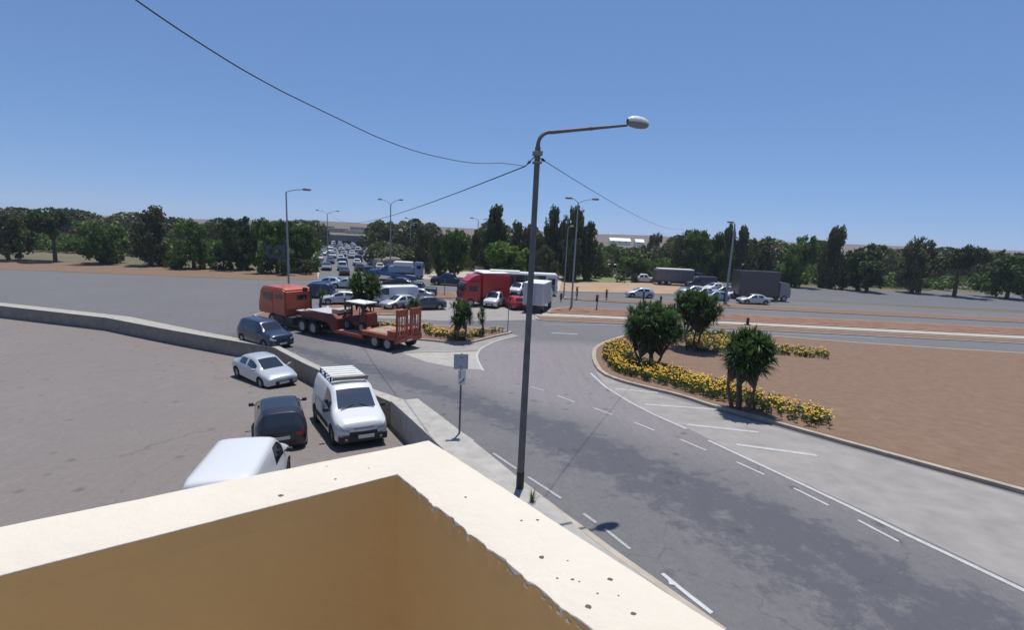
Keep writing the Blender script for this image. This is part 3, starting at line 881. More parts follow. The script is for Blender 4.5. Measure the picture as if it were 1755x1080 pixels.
CAR = {
 'hatch': dict(L=4.0, top=[(2.0, .62), (1.93, .74), (1.7, .84), (1.0, .98), (.15, 1.40), (-.1, 1.45), (-1.2, 1.43), (-1.55, 1.36), (-1.88, 1.0), (-1.97, .9), (-2.0, .80)],
    belt=[(2.0, .58), (1.93, .68), (1.6, .78), (1.0, .90), (-1.6, .97), (-2.0, .78)], wm=[(2.0, .66), (1.85, .79), (1.4, .84), (-1.5, .84), (-1.85, .78), (-2.0, .68)],
    wr=[(2.0, .50), (1.0, .66), (.2, .60), (-1.2, .58), (-1.6, .55), (-2.0, .55)], wc=(1.25, -1.25), ws=(1.0, .15), rg=(-1.55, -1.88), sw=((.62, -.30), (-.40, -1.15)), cow=1.0),
 'sedan': dict(L=4.5, top=[(2.25, .60), (2.18, .72), (1.9, .82), (1.15, .95), (.35, 1.36), (.1, 1.41), (-.8, 1.40), (-1.1, 1.34), (-1.65, 1.02), (-2.1, .97), (-2.22, .88), (-2.25, .76)],
    belt=[(2.25, .56), (2.18, .66), (1.8, .76), (1.1, .88), (-1.6, .94), (-2.1, .90), (-2.25, .72)], wm=[(2.25, .66), (2.1, .80), (1.6, .87), (-1.7, .87), (-2.1, .80), (-2.25, .68)],
    wr=[(2.25, .50), (1.1, .68), (.35, .60), (-.9, .58), (-1.6, .64), (-2.25, .54)], wc=(1.38, -1.38), ws=(1.15, .35), rg=(-1.1, -1.65), sw=((.80, -.18), (-.28, -1.05)), cow=1.15),
 'suv': dict(L=4.3, top=[(2.15, .75), (2.1, .92), (1.85, 1.02), (1.05, 1.12), (.45, 1.62), (.2, 1.70), (-1.6, 1.70), (-1.85, 1.60), (-2.05, 1.10), (-2.12, 1.0), (-2.15, .9)],
    belt=[(2.15, .70), (2.1, .86), (1.8, .95), (1.0, 1.03), (-1.9, 1.06), (-2.15, .88)], wm=[(2.15, .72), (2.0, .86), (1.5, .90), (-1.7, .90), (-2.0, .86), (-2.15, .76)],
    wr=[(2.15, .56), (1.0, .72), (.4, .66), (-1.7, .64), (-2.15, .62)], wc=(1.35, -1.32), ws=(1.05, .45), rg=(-1.85, -2.05), sw=((.78, -.22), (-.32, -1.10), (-1.2, -1.62)), cow=1.05),
 'pickup': dict(L=4.9, top=[(2.45, .72), (2.38, .90), (2.1, 1.0), (1.3, 1.10), (.72, 1.62), (.5, 1.68), (-.5, 1.67), (-.68, 1.58), (-.86, 1.08), (-2.35, 1.04), (-2.45, .98)],
    belt=[(2.45, .68), (2.38, .84), (2.0, .93), (1.3, 1.02), (-.8, 1.04), (-2.45, .95)], wm=[(2.45, .72), (2.3, .84), (1.8, .88), (-2.2, .88), (-2.45, .82)],
    wr=[(2.45, .56), (1.3, .70), (.7, .64), (-.6, .64), (-.9, .76), (-2.45, .76)], wc=(1.55, -1.5), ws=(1.3, .72), rg=(-.68, -.86), sw=((1.0, .18), (.08, -.55)), cow=1.3),
 'smallvan': dict(L=4.15, top=[(2.07, .68), (2.02, .84), (1.80, .95), (1.22, 1.10), (.62, 1.66), (.40, 1.77), (-1.7, 1.82), (-1.98, 1.76), (-2.05, 1.60), (-2.07, 1.0)],
    belt=[(2.07, .62), (2.02, .78), (1.75, .88), (1.2, 1.01), (-1.9, 1.08), (-2.07, .98)], wm=[(2.07, .66), (1.95, .79), (1.65, .855), (-1.9, .86), (-2.07, .82)],
    wr=[(2.07, .54), (1.25, .78), (.62, .70), (.3, .69), (-1.8, .70), (-2.07, .66)], wc=(1.33, -1.36), ws=(1.22, .62), rg=None, sw=((.92, .12),), cow=1.22),
 'bigvan': dict(L=5.4, top=[(2.7, .80), (2.64, .98), (2.4, 1.12), (1.95, 1.25), (1.35, 2.02), (1.1, 2.20), (-2.3, 2.26), (-2.62, 2.2), (-2.7, 2.0), (-2.7, 1.2)],
    belt=[(2.7, .74), (2.64, .92), (2.3, 1.05), (1.9, 1.17), (-2.5, 1.25), (-2.7, 1.15)], wm=[(2.7, .74), (2.55, .90), (2.2, .97), (-2.5, .98), (-2.7, .94)],
    wr=[(2.7, .60), (1.9, .82), (1.3, .80), (-2.4, .84), (-2.7, .80)], wc=(1.78, -1.65), ws=(1.95, 1.35), rg=None, sw=((1.55, .72),), cow=1.95),
}
R_W = .315

def car_meshes(kind, sub=1):
    K = CAR[kind]; L = K['L']; xs = set()
    for t in ('top', 'belt', 'wm', 'wr'):
        for x, _ in K[t]: xs.add(round(x, 3))
    for wc in K['wc']:
        for d in (-.46, -.39, -.34, -.2, 0, .2, .34, .39, .46): xs.add(round(wc+d, 3))
    for a, b_ in K['sw']: xs.add(a); xs.add(b_)
    if K['rg']: xs |= set(K['rg'])
    must = set(K['ws']) | {L/2, -L/2} | {v for s_ in K['sw'] for v in s_} | set(K['rg'] or ())
    must |= {round(wc+d, 3) for wc in K['wc'] for d in (-.39, -.34, 0, .34, .39)}
    X = sorted(xs, reverse=True)
    # drop stations closer than 4 cm unless needed
    Y = [X[0]]
    for x in X[1:]:
        if Y[-1]-x < .045:
            if x in must and Y[-1] not in must: Y[-1] = x
            elif x in must: Y.append(x)
            continue
        Y.append(x)
    X = Y
    def zb(x):
        for wc in K['wc']:
            d = abs(x-wc)
            if d < .385: return .20+.47*max(0, 1-(d/.40)**2)**.5
        e = L/2-abs(x)
        return .20+max(0, .12-e)*.9
    big = kind in ('bigvan',)
    secs = []
    for x in X:
        b0 = zb(x); tp = lerp_tab(K['top'], x); be = min(lerp_tab(K['belt'], x), tp-.03); wm = lerp_tab(K['wm'], x)
        zm = max(min(.52 if not big else .6, be-.12), b0+.03)
        if zm > be-.03: zm = be-.03
        wb = wm-.03; wr = lerp_tab(K['wr'], x)
        cabin = tp-be > .18
        z4 = tp-(.07 if cabin else .02)
        if not cabin: wr = min(wr, wb-.06)
        secs.append([(0, b0), (wm-.06, b0), (wm-.012, b0+.03), (wm, zm), (wm-.005, (zm+be)/2), (wb, be), (wr, z4), (wr*.955, tp-.012 if cabin else tp-.004), (0, tp+(.02 if cabin else .015))])
    n = len(secs[0]); vs = []; idx = []
    for x, s_ in zip(X, secs):
        row = []
        for (y, z) in s_: vs.append((x, y, z)); row.append(len(vs)-1)
        mir = []
        for k, (y, z) in enumerate(s_):
            if y == 0: mir.append(row[k])
            else: vs.append((x, -y, z)); mir.append(len(vs)-1)
        idx.append((row, mir))
    fs = []; ms = []
    # mats: 0 paint 1 windscreen 2 side glass 3 rear glass 4 dark trim 5 headlight 6 tail light 7 grille 8 underbody
    def mid(i): return (X[i]+X[i+1])/2
    for i in range(len(X)-1):
        xm = mid(i)
        for s_ in (0, 1):
            a = idx[i][s_]; b_ = idx[i+1][s_]
            for k in range(n-1):
                m = 0
                if k == 0: m = 8
                if k in (1, 2) and any(abs(xm-wc) < .37 for wc in K['wc']): m = 4
                if k == 1: m = 4
                if k == 5 and any(q0 > xm > q1 for q0, q1 in K['sw']): m = 2
                if k == 7 and K['ws'][0] > xm > K['ws'][1]: m = 1
                if k == 7 and K['rg'] and K['rg'][0] > xm > K['rg'][1]: m = 3
                if k in (4,) and xm > L/2-.22: m = 5
                if k in (4,) and xm < -L/2+.16: m = 6
                q = (a[k], a[k+1], b_[k+1], b_[k])
                if s_: q = q[::-1]
                fs.append(q); ms.append(m)
    for e, rev in ((0, True), (len(X)-1, False)):
        r, mr = idx[e]
        for k in range(n-1):
            q = [r[k], r[k+1], mr[k+1], mr[k]]
            q = list(dict.fromkeys(q))
            if rev: q = q[::-1]
            fs.append(q)
            if rev: ms.append({0: 8, 1: 4, 2: 4, 3: 7, 4: 0}.get(k, 0))
            else: ms.append({0: 8, 1: 4, 2: 4}.get(k, 3 if (kind in ('smallvan', 'bigvan') and k == 99) else 0))
    me = bpy.data.meshes.new('shell')
    me.from_pydata(vs, [], fs)
    for _ in range(9): me.materials.append(None)
    me.polygons.foreach_set('material_index', ms)
    bm = bmesh.new(); bm.from_mesh(me); bmesh.ops.recalc_face_normals(bm, faces=bm.faces[:]); bm.to_mesh(me); bm.free()
    if sub:
        o = bpy.data.objects.new('tmp', me); COL.objects.link(o)
        md = o.modifiers.new('s', 'SUBSURF'); md.levels = sub; md.render_levels = sub
        dg = bpy.context.evaluated_depsgraph_get(); dg.update()
        me2 = bpy.data.meshes.new_from_object(o.evaluated_get(dg)); bpy.data.objects.remove(o)
        me = me2
    return me, X

MATS9 = lambda paint: [paint, M['glass'], M['glass'], M['glass'], M['black'], M['lens'], M['red_lens'], M['black'], M['under']]

def split_mesh(me, groups):
    """groups: {name: set(mat idx)} -> list of (name, mesh) with one mesh per connected piece where asked"""
    out = []
    for name, mi, sep in groups:
        bm = bmesh.new(); bm.from_mesh(me)
        bmesh.ops.delete(bm, geom=[f for f in bm.faces if f.material_index not in mi], context='FACES')
        if not bm.faces: bm.free(); continue
        pieces = [list(bm.faces)]
        if sep:
            bm.faces.ensure_lookup_table(); seen = set(); pieces = []
            for f in bm.faces:
                if f.index in seen: continue
                st = [f]; seen.add(f.index); comp = []
                while st:
                    g_ = st.pop(); comp.append(g_)
                    for e in g_.edges:
                        for h in e.link_faces:
                            if h.index not in seen: seen.add(h.index); st.append(h)
                pieces.append(comp)
        for comp in pieces:
            vm = {}; vs = []; fs = []
            ms = []
            for f in comp:
                q = []
                for v in f.verts:
                    if v.index not in vm: vm[v.index] = len(vs); vs.append(v.co[:])
                    q.append(vm[v.index])
                fs.append(q); ms.append(sorted(mi).index(f.material_index))
            m2 = bpy.data.meshes.new(name); m2.from_pydata(vs, [], fs)
            m2.polygons.foreach_set('use_smooth', [True]*len(fs))
            m2.polygons.foreach_set('material_index', ms)
            out.append((name, m2, sorted(mi)))
        bm.free()
    return out

CARS = {}
def wheel_mesh(r=R_W, wd=.20):
    mb = MB(); mb.lathe([(r*.62, -wd/2), (r*.93, -wd/2), (r, -wd/2+.03), (r, wd/2-.03), (r*.93, wd/2), (r*.62, wd/2)], (0, 0, 0), 22, 0, 'Y')
    t = mb.mesh('tyre', M['tyre'])
    mb = MB(); mb.lathe([(0, wd/2-.045), (r*.16, wd/2-.03), (r*.5, wd/2-.055), (r*.60, wd/2-.02), (r*.64, wd/2-.02)], (0, 0, 0), 22, 0, 'Y')
    for k in range(5):
        a_ = 2*pi*k/5; mb.box((r*.34*cos(a_), wd/2-.036, r*.34*sin(a_)), (r*.42, .014, r*.13), 0, tilt=('Y', -a_))
    mb.lathe([(0, -wd/2+.03), (r*.64, -wd/2+.03)], (0, 0, 0), 22, 0, 'Y')
    rm = mb.mesh('rim', M['rim'])
    return t, rm
TYRE, RIM = wheel_mesh()

def get_car(kind):
    if kind in CARS: return CARS[kind]
    me, X = car_meshes(kind)
    parts = split_mesh(me, [('body', {0}, False), ('windscreen', {1}, False), ('side_window', {2}, True), ('rear_window', {3}, False),
                            ('lower_trim', {4, 8}, False), ('headlight', {5}, True), ('tail_light', {6}, True), ('grille', {7}, False)])
    CARS[kind] = parts
    return parts

def rx(kind): return CAR[kind]['L']/2

def add_wheels(root, kind, trk=None):
    K = CAR[kind]
    for wc in K['wc']:
        wm = lerp_tab(K['wm'], wc)
        for s_ in (1, -1):
            t = link('wheel', TYRE, root); t.location = (wc, s_*(wm-.105), R_W); t.rotation_euler = (0, 0, 0 if s_ > 0 else pi)
            r_ = link('rim', RIM, t)

def make_car(kind, paint, loc_, heading, label, group=None, cat='car', name='parked_car', wheels=True, scale=1., glass=None, extra=True):
    root = empty(name, loc_, heading, label, cat, group)
    root.scale = (scale,)*3
    body = None
    for nm, m2, mi in get_car(kind):
        o = link(nm, m2, root)
        mm = MATS9(P[paint])
        if glass and nm == 'windscreen': mm[1] = M[glass]
        if len(m2.materials) == 0:
            for k in mi: m2.materials.append(mm[k])
        for si, k in enumerate(mi):
            o.material_slots[si].link = 'OBJECT'; o.material_slots[si].material = mm[k]
        if nm == 'body': body = o
    if wheels: add_wheels(root, kind)
    if extra:
        K = CAR[kind]; L = K['L']
        for s_ in (1, -1):
            mb = MB(); xm = K['ws'][0]-.22; zz = lerp_tab(K['belt'], xm)+.07
            wq = lerp_tab(K['wm'], xm)
            mb.box((xm, s_*(wq+.09), zz), (.10, .17, .13), 0, 0, ch=.03); mb.box((xm, s_*(wq), zz-.03), (.05, .08, .04))
            mb.build('wing_mirror', M['black'] if kind in ('smallvan', 'bigvan', 'hatch') else P[paint], root)
        mb = MB(); mb.box((-L/2-.012, 0, .62 if kind != 'pickup' else .55), (.015, .50, .11)); mb.build('number_plate', M['plate'], root)
        mb = MB(); mb.box((L/2+.004, 0, .40), (.02, .50, .11)); mb.build('number_plate', M['plate'], root)
    return root

def gp(x, y, off=0.): return U(x, y, off)
def hd2(px):  # heading angle from two ground pixels (rear -> front)
    a, b_ = U(*px[0]), U(*px[1]); return atan2(b_.y-a.y, b_.x-a.x)

# --- hero white van in the parking lot
vf = U(573, 765, LOTZ); vr = U(667, 750, LOTZ)
fwd = Vector((.54, -.84, 0)).normalized()
VS = 1.10
vc = (U(574, 775, LOTZ)+U(668, 762, LOTZ))/2
vloc = vc-fwd*(2.03*VS)
vloc.z = gz(vloc.y)+LOTZ
slope = (gz(vloc.y+1.2)-gz(vloc.y-1.2))/2.4
van = make_car('smallvan', 'white', vloc, atan2(fwd.y, fwd.x), 'white panel van with roof rack parked in the sunken lot beside the retaining wall', cat='van', name='parked_van', scale=VS, glass='glass_blue')
# follow the slope of the lot
van.rotation_euler = (Matrix.Rotation(math.atan(slope), 3, 'X') @ Matrix.Rotation(atan2(fwd.y, fwd.x), 3, 'Z')).to_euler()
for o in list(van.children):
    if o.name.startswith('headlight'): o.material_slots[0].material = M['lens_dull']
for o in [c for c in van.children if c.name.startswith('number_plate')]:
    if max(v.co.x for v in o.data.vertices) > 0: bpy.data.objects.remove(o)
mb = MB()
for s_ in (1, -1):
    mb = MB(); mb.tube([(.25, s_*.58, 1.93), (-1.75, s_*.60, 1.95)], .018, 6); rail = mb.build('rack_rail', M['galv'], van)
    for x in (.05, -.85, -1.6):
        mb = MB(); mb.box((x, s_*.61, 1.86), (.06, .05, .16)); mb.build('rack_foot', M['black'], rail)
for k in range(6):
    x = .17-k*.36; mb = MB(); mb.box((x, 0, 1.945), (.24, 1.16, .03), ch=.008); mb.build('rack_slat', M['kerb_pale'] if k == 0 else M['whiteish'], van)
mb = MB(); mb.box((.33, 0, 1.93), (.05, 1.2, .12), ch=.01); mb.build('rack_front_board', M['wallconc'], van)
for s_ in (1, -1):
    mb = MB(); mb.box((-.75, s_*.836, 1.04), (1.35, .012, .028)); mb.build('door_rail', M['galv_dark'], van)
    mb = MB(); mb.box((-.1, s_*.872, .50), (1.9, .02, .13), ch=.006); mb.build('rub_strip', M['black'], van)
    mb = MB(); mb.box((.25, s_*.850, .97), (.18, .02, .035), ch=.006); mb.build('door_handle', M['black'], van)
    for x in (.05, -1.2):
        mb = MB(); mb.box((x, s_*.852, .76), (.012, .012, .46)); mb.build('door_gap', M['dark'], van)
for s_ in (1, -1):
    mb = MB(); mb.tube([(1.30, s_*.55, 1.10), (1.12, s_*.1, 1.215)], .012, 5); mb.build('wiper', M['black'], van)
for z, wd in ((.66, .62), (.71, .66)):
    mb = MB(); mb.box((2.055, 0, z), (.03, wd, .022)); mb.build('grille_bar', M['chrome'] if z > .7 else M['galv_dark'], van)
mb = MB(); mb.box((2.02, 0, .36), (.14, 1.56, .26), ch=.05); mb.build('front_bumper', M['black'], van)
for s_ in (1, -1):
    mb = MB(); mb.lathe([(0, .03), (.05, .028), (.055, 0)], (2.085, s_*.55, .33), 12, 0, 'X'); mb.build('fog_lamp', M['galv_dark'], van)
mb = MB(); mb.box((2.10, .08, .40), (.015, .50, .11)); mb.build('number_plate', M['plate'], van)

# --- other cars in the lot
def lot_car(kind, paint, px, head, label, name='parked_car', cat='car', dz=0., **k):
    b_ = U(px[0], px[1], LOTZ); b_.z += dz
    return make_car(kind, paint, b_, head, label, 'vehicles parked in the sunken lot', cat, name, **k)
fa = atan2(fwd.y, fwd.x)
def back(p, head, d): return Vector(p)+Vector((cos(head), sin(head), 0))*d
b0 = U(484, 773, LOTZ); h0 = radians(118)
c0 = back(b0, h0, 1.9); c0.z = gz(c0.y)+LOTZ
blk = make_car('hatch', 'black', c0, h0, 'black hatchback seen from behind, parked left of the white van', 'vehicles parked in the sunken lot')
b0 = U(468, 657, LOTZ); h0 = radians(-38); c0 = back(b0, h0, -1.0); c0.z = gz(c0.y)+LOTZ
make_car('sedan', 'silver', c0, h0, 'silver saloon nosing towards the wall at the left, behind the white van', 'vehicles parked in the sunken lot')
b0 = U(420, 868, LOTZ); h0 = radians(105); c0 = Vector(b0); c0.z = gz(c0.y)+LOTZ
make_car('smallvan', 'white', c0, h0, 'white vehicle showing a corner of its roof just over the left end of the parapet', 'vehicles parked in the sunken lot', name='parked_van', cat='van')
b0 = U(470, 590); h0 = radians(160); 
b0 = U(484, 594); h0 = radians(-33)
make_car('suv', 'darkblue', Vector((b0.x-1.4, b0.y+.5, gz(b0.y+.5)+.01)), h0+0, 'dark blue off road car driving on the near road at the left edge', cat='car', name='suv_car')

# ================================================================== FAR VEHICLES ON THE ROADS
def far_car(kind, paint, px, head_deg, label, group='cars around the middle junction', name='parked_car', cat='car', extra=False, scale=1.):
    b_ = U(px[0], px[1]); b_.z += .012
    return make_car(kind, paint, b_, radians(head_deg), label, group, cat, name, extra=extra, scale=scale)
far_car('hatch', 'silver', (1096, 510), 180, 'silver hatchback driving left on the far carriageway before the dry verge', extra=True)
far_car('bigvan', 'white', (672, 524), 205, 'large white van facing left among the parked cars behind the loader trailer', name='parked_van', cat='van', scale=1.0)
far_car('sedan', 'silver', (686, 528), 232, 'silver white car nosing towards the viewer in front of the large white van', extra=True)
far_car('sedan', 'darkgrey', (728, 530), 205, 'dark grey car beside the green shrub, right of the silver white car')
far_car('sedan', 'silver', (586, 521), 200, 'pale silver car left of the yucca, over the gooseneck of the trailer')
far_car('sedan', 'white', (628, 520), 200, 'white car half hidden behind the yucca on the median')
far_car('suv', 'darkblue', (540, 510), 182, 'dark navy car just right of the orange lorry cab roof')
far_car('pickup', 'darkgrey', (716, 506), 184, 'dark pickup just above the roof of the large white van')
far_car('sedan', 'grey', (712, 514), 184, 'grey car with a pale roof right of the large white van')
far_car('sedan', 'black', (683, 492), 178, 'black saloon in the lane above the large white van')
far_car('sedan', 'lightblue', (565, 492), 180, 'pale bluish car crossing behind the navy car')
far_car('sedan', 'silver', (596, 494), 184, 'light grey car crossing left of the yucca crown')
far_car('pickup', 'darkblue', (770, 489), 176, 'dark blue pickup under the trees, left of the red lorry', name='pickup_truck', cat='pickup', scale=1.15)
far_car('smallvan', 'white', (848, 525), 255, 'small white van standing between the red lorry and the red car', name='parked_van', cat='van', extra=True)
far_car('hatch', 'red', (880, 528), 110, 'red hatchback seen from behind, left of the white box lorry')
far_car('smallvan', 'white', (889, 505), 250, 'small white van with a dark windscreen behind the red car', name='parked_van', cat='van')
far_car('smallvan', 'midblue', (668, 470), 180, 'blue van beside the pale lorry at the motorway mouth', name='parked_van', cat='van')
RG = 'cars parked at the right before the trees'
far_car('sedan', 'white', (1204, 508), 200, 'white saloon nearest the big yucca at the right', RG)
far_car('hatch', 'silver', (1186, 505), 190, 'silver car just left of the white saloon, over the yucca', RG)
far_car('hatch', 'white', (1222, 499), 210, 'white car in the back row beside the lamp post', RG)
far_car('sedan', 'lightblue', (1224, 515), 195, 'pale blue car in the front row beside the lamp post', RG)
far_car('hatch', 'grey', (1236, 506), 190, 'dark grey car between the two rows beside the lamp post', RG)
far_car('hatch', 'white', (1256, 511), 200, 'white hatchback tucked against the tall grey container', RG)
far_car('hatch', 'silver', (1255, 500), 200, 'silver hatchback behind the one tucked against the grey container', RG)
far_car('bigvan', 'purple', (1200, 494), 182, 'dark purplish van with a pale roof in front of the long lorry', RG, name='parked_van', cat='van')
far_car('pickup', 'white', (1102, 484), 182, 'small white pickup between the round dark tree and the long lorry', RG, name='pickup_truck', cat='pickup')
far_car('sedan', 'silver', (1290, 521), 185, 'silver car entering from the right below the tall grey container', RG)

# --- the motorway queue
def merged_car(kind):
    me, X = car_meshes(kind, sub=0)
    for k in range(9): me.materials[k] = MATS9(P['white'])[k]
    bm = bmesh.new(); bm.from_mesh(me)
    K = CAR[kind]
    for wc in K['wc']:
        for s_ in (1, -1):
            r = bmesh.ops.create_cone(bm, cap_ends=True, segments=10, radius1=R_W, radius2=R_W, depth=.2, matrix=Matrix.Translation((wc, s_*(lerp_tab(K['wm'], wc)-.09), R_W)) @ Matrix.Rotation(pi/2, 4, 'X'))
            for v in r['verts']:
                for f in v.link_faces: f.material_index = 4
    bm.to_mesh(me); bm.free()
    return me
QM = {k: merged_car(k) for k in ('hatch', 'sedan', 'suv', 'smallvan')}
lanes = [('first lane from the left', [(546, 456), (561, 420)]), ('second lane from the left', [(565, 464), (571, 420)]), ('third lane from the left', [(592, 471), (581, 420)]),
         ('fourth lane from the left', [(626, 472), (591, 420)]), ('fifth lane from the left', [(652, 466), (601, 420)]), ('sixth lane, farthest right', [(672, 462), (612, 420)])]
ordn = ['nearest', 'second', 'third', 'fourth', 'fifth', 'sixth', 'seventh', 'eighth', 'ninth', 'tenth', 'eleventh', 'twelfth']
cyc = {0: 'black silver darkgrey white silver grey white silver'.split(), 1: 'grey darkgrey silver black white grey silver darkblue white silver'.split(),
       2: 'darkgrey silver black white silver darkgrey white grey silver white black silver'.split(), 3: 'black darkgrey white black silver white darkgrey silver white grey silver'.split(),
       4: 'white darkblue black silver darkgrey white silver white grey'.split(), 5: 'darkgrey black white silver grey white darkgrey'.split()}
cname = {'black': 'black', 'silver': 'silver', 'darkgrey': 'dark grey', 'white': 'white', 'grey': 'grey', 'darkblue': 'navy'}
starts = [0, 1.5, 0, 0, 4, 8]
rr = random.Random(5)
for li, (ln, (pa, pb)) in enumerate(lanes):
    a, b_ = U(*pa), U(*pb)
    a = Vector((a.x, a.y, 0)); b_ = Vector((b_.x, b_.y, 0)); t = (b_-a).normalized(); Lr = (b_-a).length; s_ = starts[li]
    for i, c in enumerate(cyc[li]):
        if s_ > Lr+25: break
        p = a+t*s_+Vector((-t.y, t.x, 0))*rr.uniform(-.55, .55); p.z = gz(p.y)+.012
        kd = rr.choice(['hatch', 'sedan', 'hatch', 'suv', 'smallvan' if c == 'white' else 'hatch'])
        o = link('queued_car', QM[kd], None)
        o.location = p; o.rotation_euler = (0, 0, atan2(t.y, t.x)+(pi if li in (0, 1) else 0)+rr.uniform(-.03, .03))
        o.material_slots[0].link = 'OBJECT'; o.material_slots[0].material = P[c]
        tag(o, f'{cname[c]} car in the motorway queue, {ordn[i]} in the {ln}', 'car', 'cars queueing on the distant motorway')
        s_ += rr.uniform(6.6, 17)+s_*.04

# ================================================================== LORRIES AND BUSES
def wheel(root, x, y, r, wd, side, nm='wheel', z=None):
    t, rm = bigwheel(r, wd)
    o = link(nm, t, root); o.location = (x, y, z if z is not None else r); o.rotation_euler = (0, 0, 0 if side > 0 else pi)
    link('rim', rm, o); return o
_bw = {}
def bigwheel(r, wd):
    if (r, wd) not in _bw: _bw[(r, wd)] = wheel_mesh(r, wd)
    return _bw[(r, wd)]
def part(root, nm, m, *boxes, ch=0.):
    mb = MB()
    for c, sz in boxes: mb.box(c, sz, ch=ch)
    return mb.build(nm, m, root)
def prismpart(root, nm, m, poly, y0, y1, bev=.04):
    bm = bmesh.new()
    a = [bm.verts.new((p[0], y0, p[1])) for p in poly]; b_ = [bm.verts.new((p[0], y1, p[1])) for p in poly]
    bm.faces.new(a[::-1]); bm.faces.new(b_)
    n_ = len(poly)
    for i in range(n_): bm.faces.new((a[i], a[(i+1) % n_], b_[(i+1) % n_], b_[i]))
    bmesh.ops.recalc_face_normals(bm, faces=bm.faces[:])
    if bev: bmesh.ops.bevel(bm, geom=bm.edges[:], offset=bev, segments=2, affect='EDGES')
    mb = MB(); mb.from_bm(bm); return mb.build(nm, m, root)

# red lorry with box trailer, facing left
b0 = U(822, 524)
RLh = radians(205)
rl = empty('box_lorry', (b0.x-.5, b0.y+.2, b0.z+.012), RLh, 'red lorry with sloping roof fairing and long box body facing left', 'lorry')
prismpart(rl, 'cab', P['red'], [(1.9, .55), (1.95, 1.3), (1.85, 1.9), (1.55, 2.75), (.9, 2.85), (-.15, 2.85), (-.15, .55)], -1.2, 1.2, .06)
prismpart(rl, 'roof_fairing', P['red'], [(1.45, 2.80), (.75, 3.35), (-.1, 3.62), (-.1, 2.82)], -1.1, 1.1, .08)
bx = part(rl, 'box_body', P['red'], ((-2.05, 0, 2.35), (3.3, 2.45, 2.75)), ch=.04)
for k in range(3): part(bx, 'side_panel', M['rust_red'], ((-.95-1.05*k, -1.232, 2.35), (.80, .02, 2.45)))
o = part(rl, 'roof', M['whiteish'], ((-2.05, 0, 3.75), (3.25, 2.40, .05)))
for s_ in (-1, 1):
    part(rl, 'side_window', M['glass'], ((.75, s_*1.205, 2.05), (.95, .02, .62)))
    part(rl, 'mirror', M['black'], ((1.75, s_*1.38, 2.1), (.12, .2, .5)), ch=.03)
    part(rl, 'headlight', M['lens'], ((1.93, s_*.92, .82), (.06, .36, .2)), ch=.02)
    for x in (1.05, -2.6): wheel(rl, x, s_*1.03, .5, .34, s_)
prismpart(rl, 'windscreen', M['glass'], [(1.90, 1.75), (1.87, 1.95), (1.64, 2.62), (1.58, 2.62), (1.80, 1.75)], -1.02, 1.02, 0)
part(rl, 'grille', M['black'], ((1.95, 0, 1.18), (.04, 1.5, .55)))
part(rl, 'bumper', M['deep_red'], ((1.9, 0, .55), (.2, 2.38, .42)), ch=.05)
part(rl, 'chassis', M['dark'], ((-1.2, 0, .78), (5.0, .9, .3)), ((-.9, 0, .55), (1.4, 2.2, .5)))

# long bus behind it
M['green_panel'] = mat('green_panel', (.03, .22, .08), .5)
b0 = U(958, 509)
bus = empty('bus', (b0.x-.4, b0.y+1.6, b0.z+.012), radians(182), 'long white roofed bus with dark windows standing behind the red and white lorries', 'bus')
BL = 11.6
part(bus, 'body', P['white'], ((BL/2-.1, 0, 1.62), (BL, 2.5, 2.62)), ch=.12)
part(bus, 'roof', M['whiteish'], ((BL/2-.1, 0, 2.97), (BL-.3, 2.3, .10)), ch=.03)
part(bus, 'roof_pod', M['whiteish'], ((BL/2+1.4, 0, 3.1), (4.2, 1.7, .2)), ch=.06)
for s_ in (-1, 1):
    for k in range(7): part(bus, 'side_window', M['glass'], ((2.25+k*1.42, s_*1.252, 2.1), (1.38, .02, 1.3)))
    part(bus, 'skirt', M['purpleskirt'] if 'purpleskirt' in M else P['darkblue'], ((BL/2+.4, s_*1.25, .95), (BL-2.2, .025, 1.05)))
    for x in (2.6, 8.6): wheel(bus, x, s_*1.08, .48, .3, s_)
part(bus, 'side_panel', M['green_panel'], ((.75, 1.256, 1.05), (1.0, .02, .75)))
part(bus, 'side_vent', M['black'], ((.75, 1.256, 1.95), (1.0, .02, .9)))
part(bus, 'rear_window', M['glass'], ((-.11, 0, 2.2), (.02, 1.7, .8)))
part(bus, 'rear_panel', M['green_panel'], ((-.11, .1, 1.15), (.02, 1.6, .8)))
for s_ in (-1, 1): part(bus, 'tail_light', M['red_lens'], ((-.11, s_*1.12, 1.2), (.03, .14, .5)))
part(bus, 'windscreen', M['glass'], ((BL-.10, 0, 1.9), (.02, 2.2, 1.5)))

# white box lorry, tail towards the viewer
b0 = U(912, 537)
wb = empty('box_lorry', (b0.x, b0.y, b0.z+.012), radians(75), 'white box lorry with its tail to the viewer behind the near lamp post', 'lorry')
BW, BH = 2.2, 2.35
part(wb, 'box_body', P['white'], ((2.2, 0, 2.0), (4.4, BW, BH)), ch=.04)
M['doorgrey'] = mat('dull_white_panel', (.46, .46, .48), .55, var=.1, vscale=2)
for s_ in (-1, 1): 
    d = part(wb, 'rear_door', M['doorgrey'], ((-.02, s_*.52, 1.98), (.03, 1.0, 2.2)))
    part(d, 'lock_bar', M['galv'], ((-.045, s_*.2, 1.98), (.03, .03, 2.1)))
    for k in range(4): part(wb, 'side_panel', M['doorgrey'], ((.6+k*1.08, s_*1.107, 1.98), (1.0, .02, 2.15)))
    part(wb, 'tail_light', M['red_lens'], ((-.04, s_*.85, .72), (.04, .3, .12)))
    for x in (.9, 5.0): wheel(wb, x, s_*.9, .42, .26, s_)
part(wb, 'roof_edge', M['whiteish'], ((2.2, 0, 3.19), (4.45, BW+.06, .05)))
prismpart(wb, 'cab', P['white'], [(4.5, .55), (6.1, .55), (6.15, 1.3), (5.7, 2.2), (4.5, 2.25)], -.98, .98, .05)
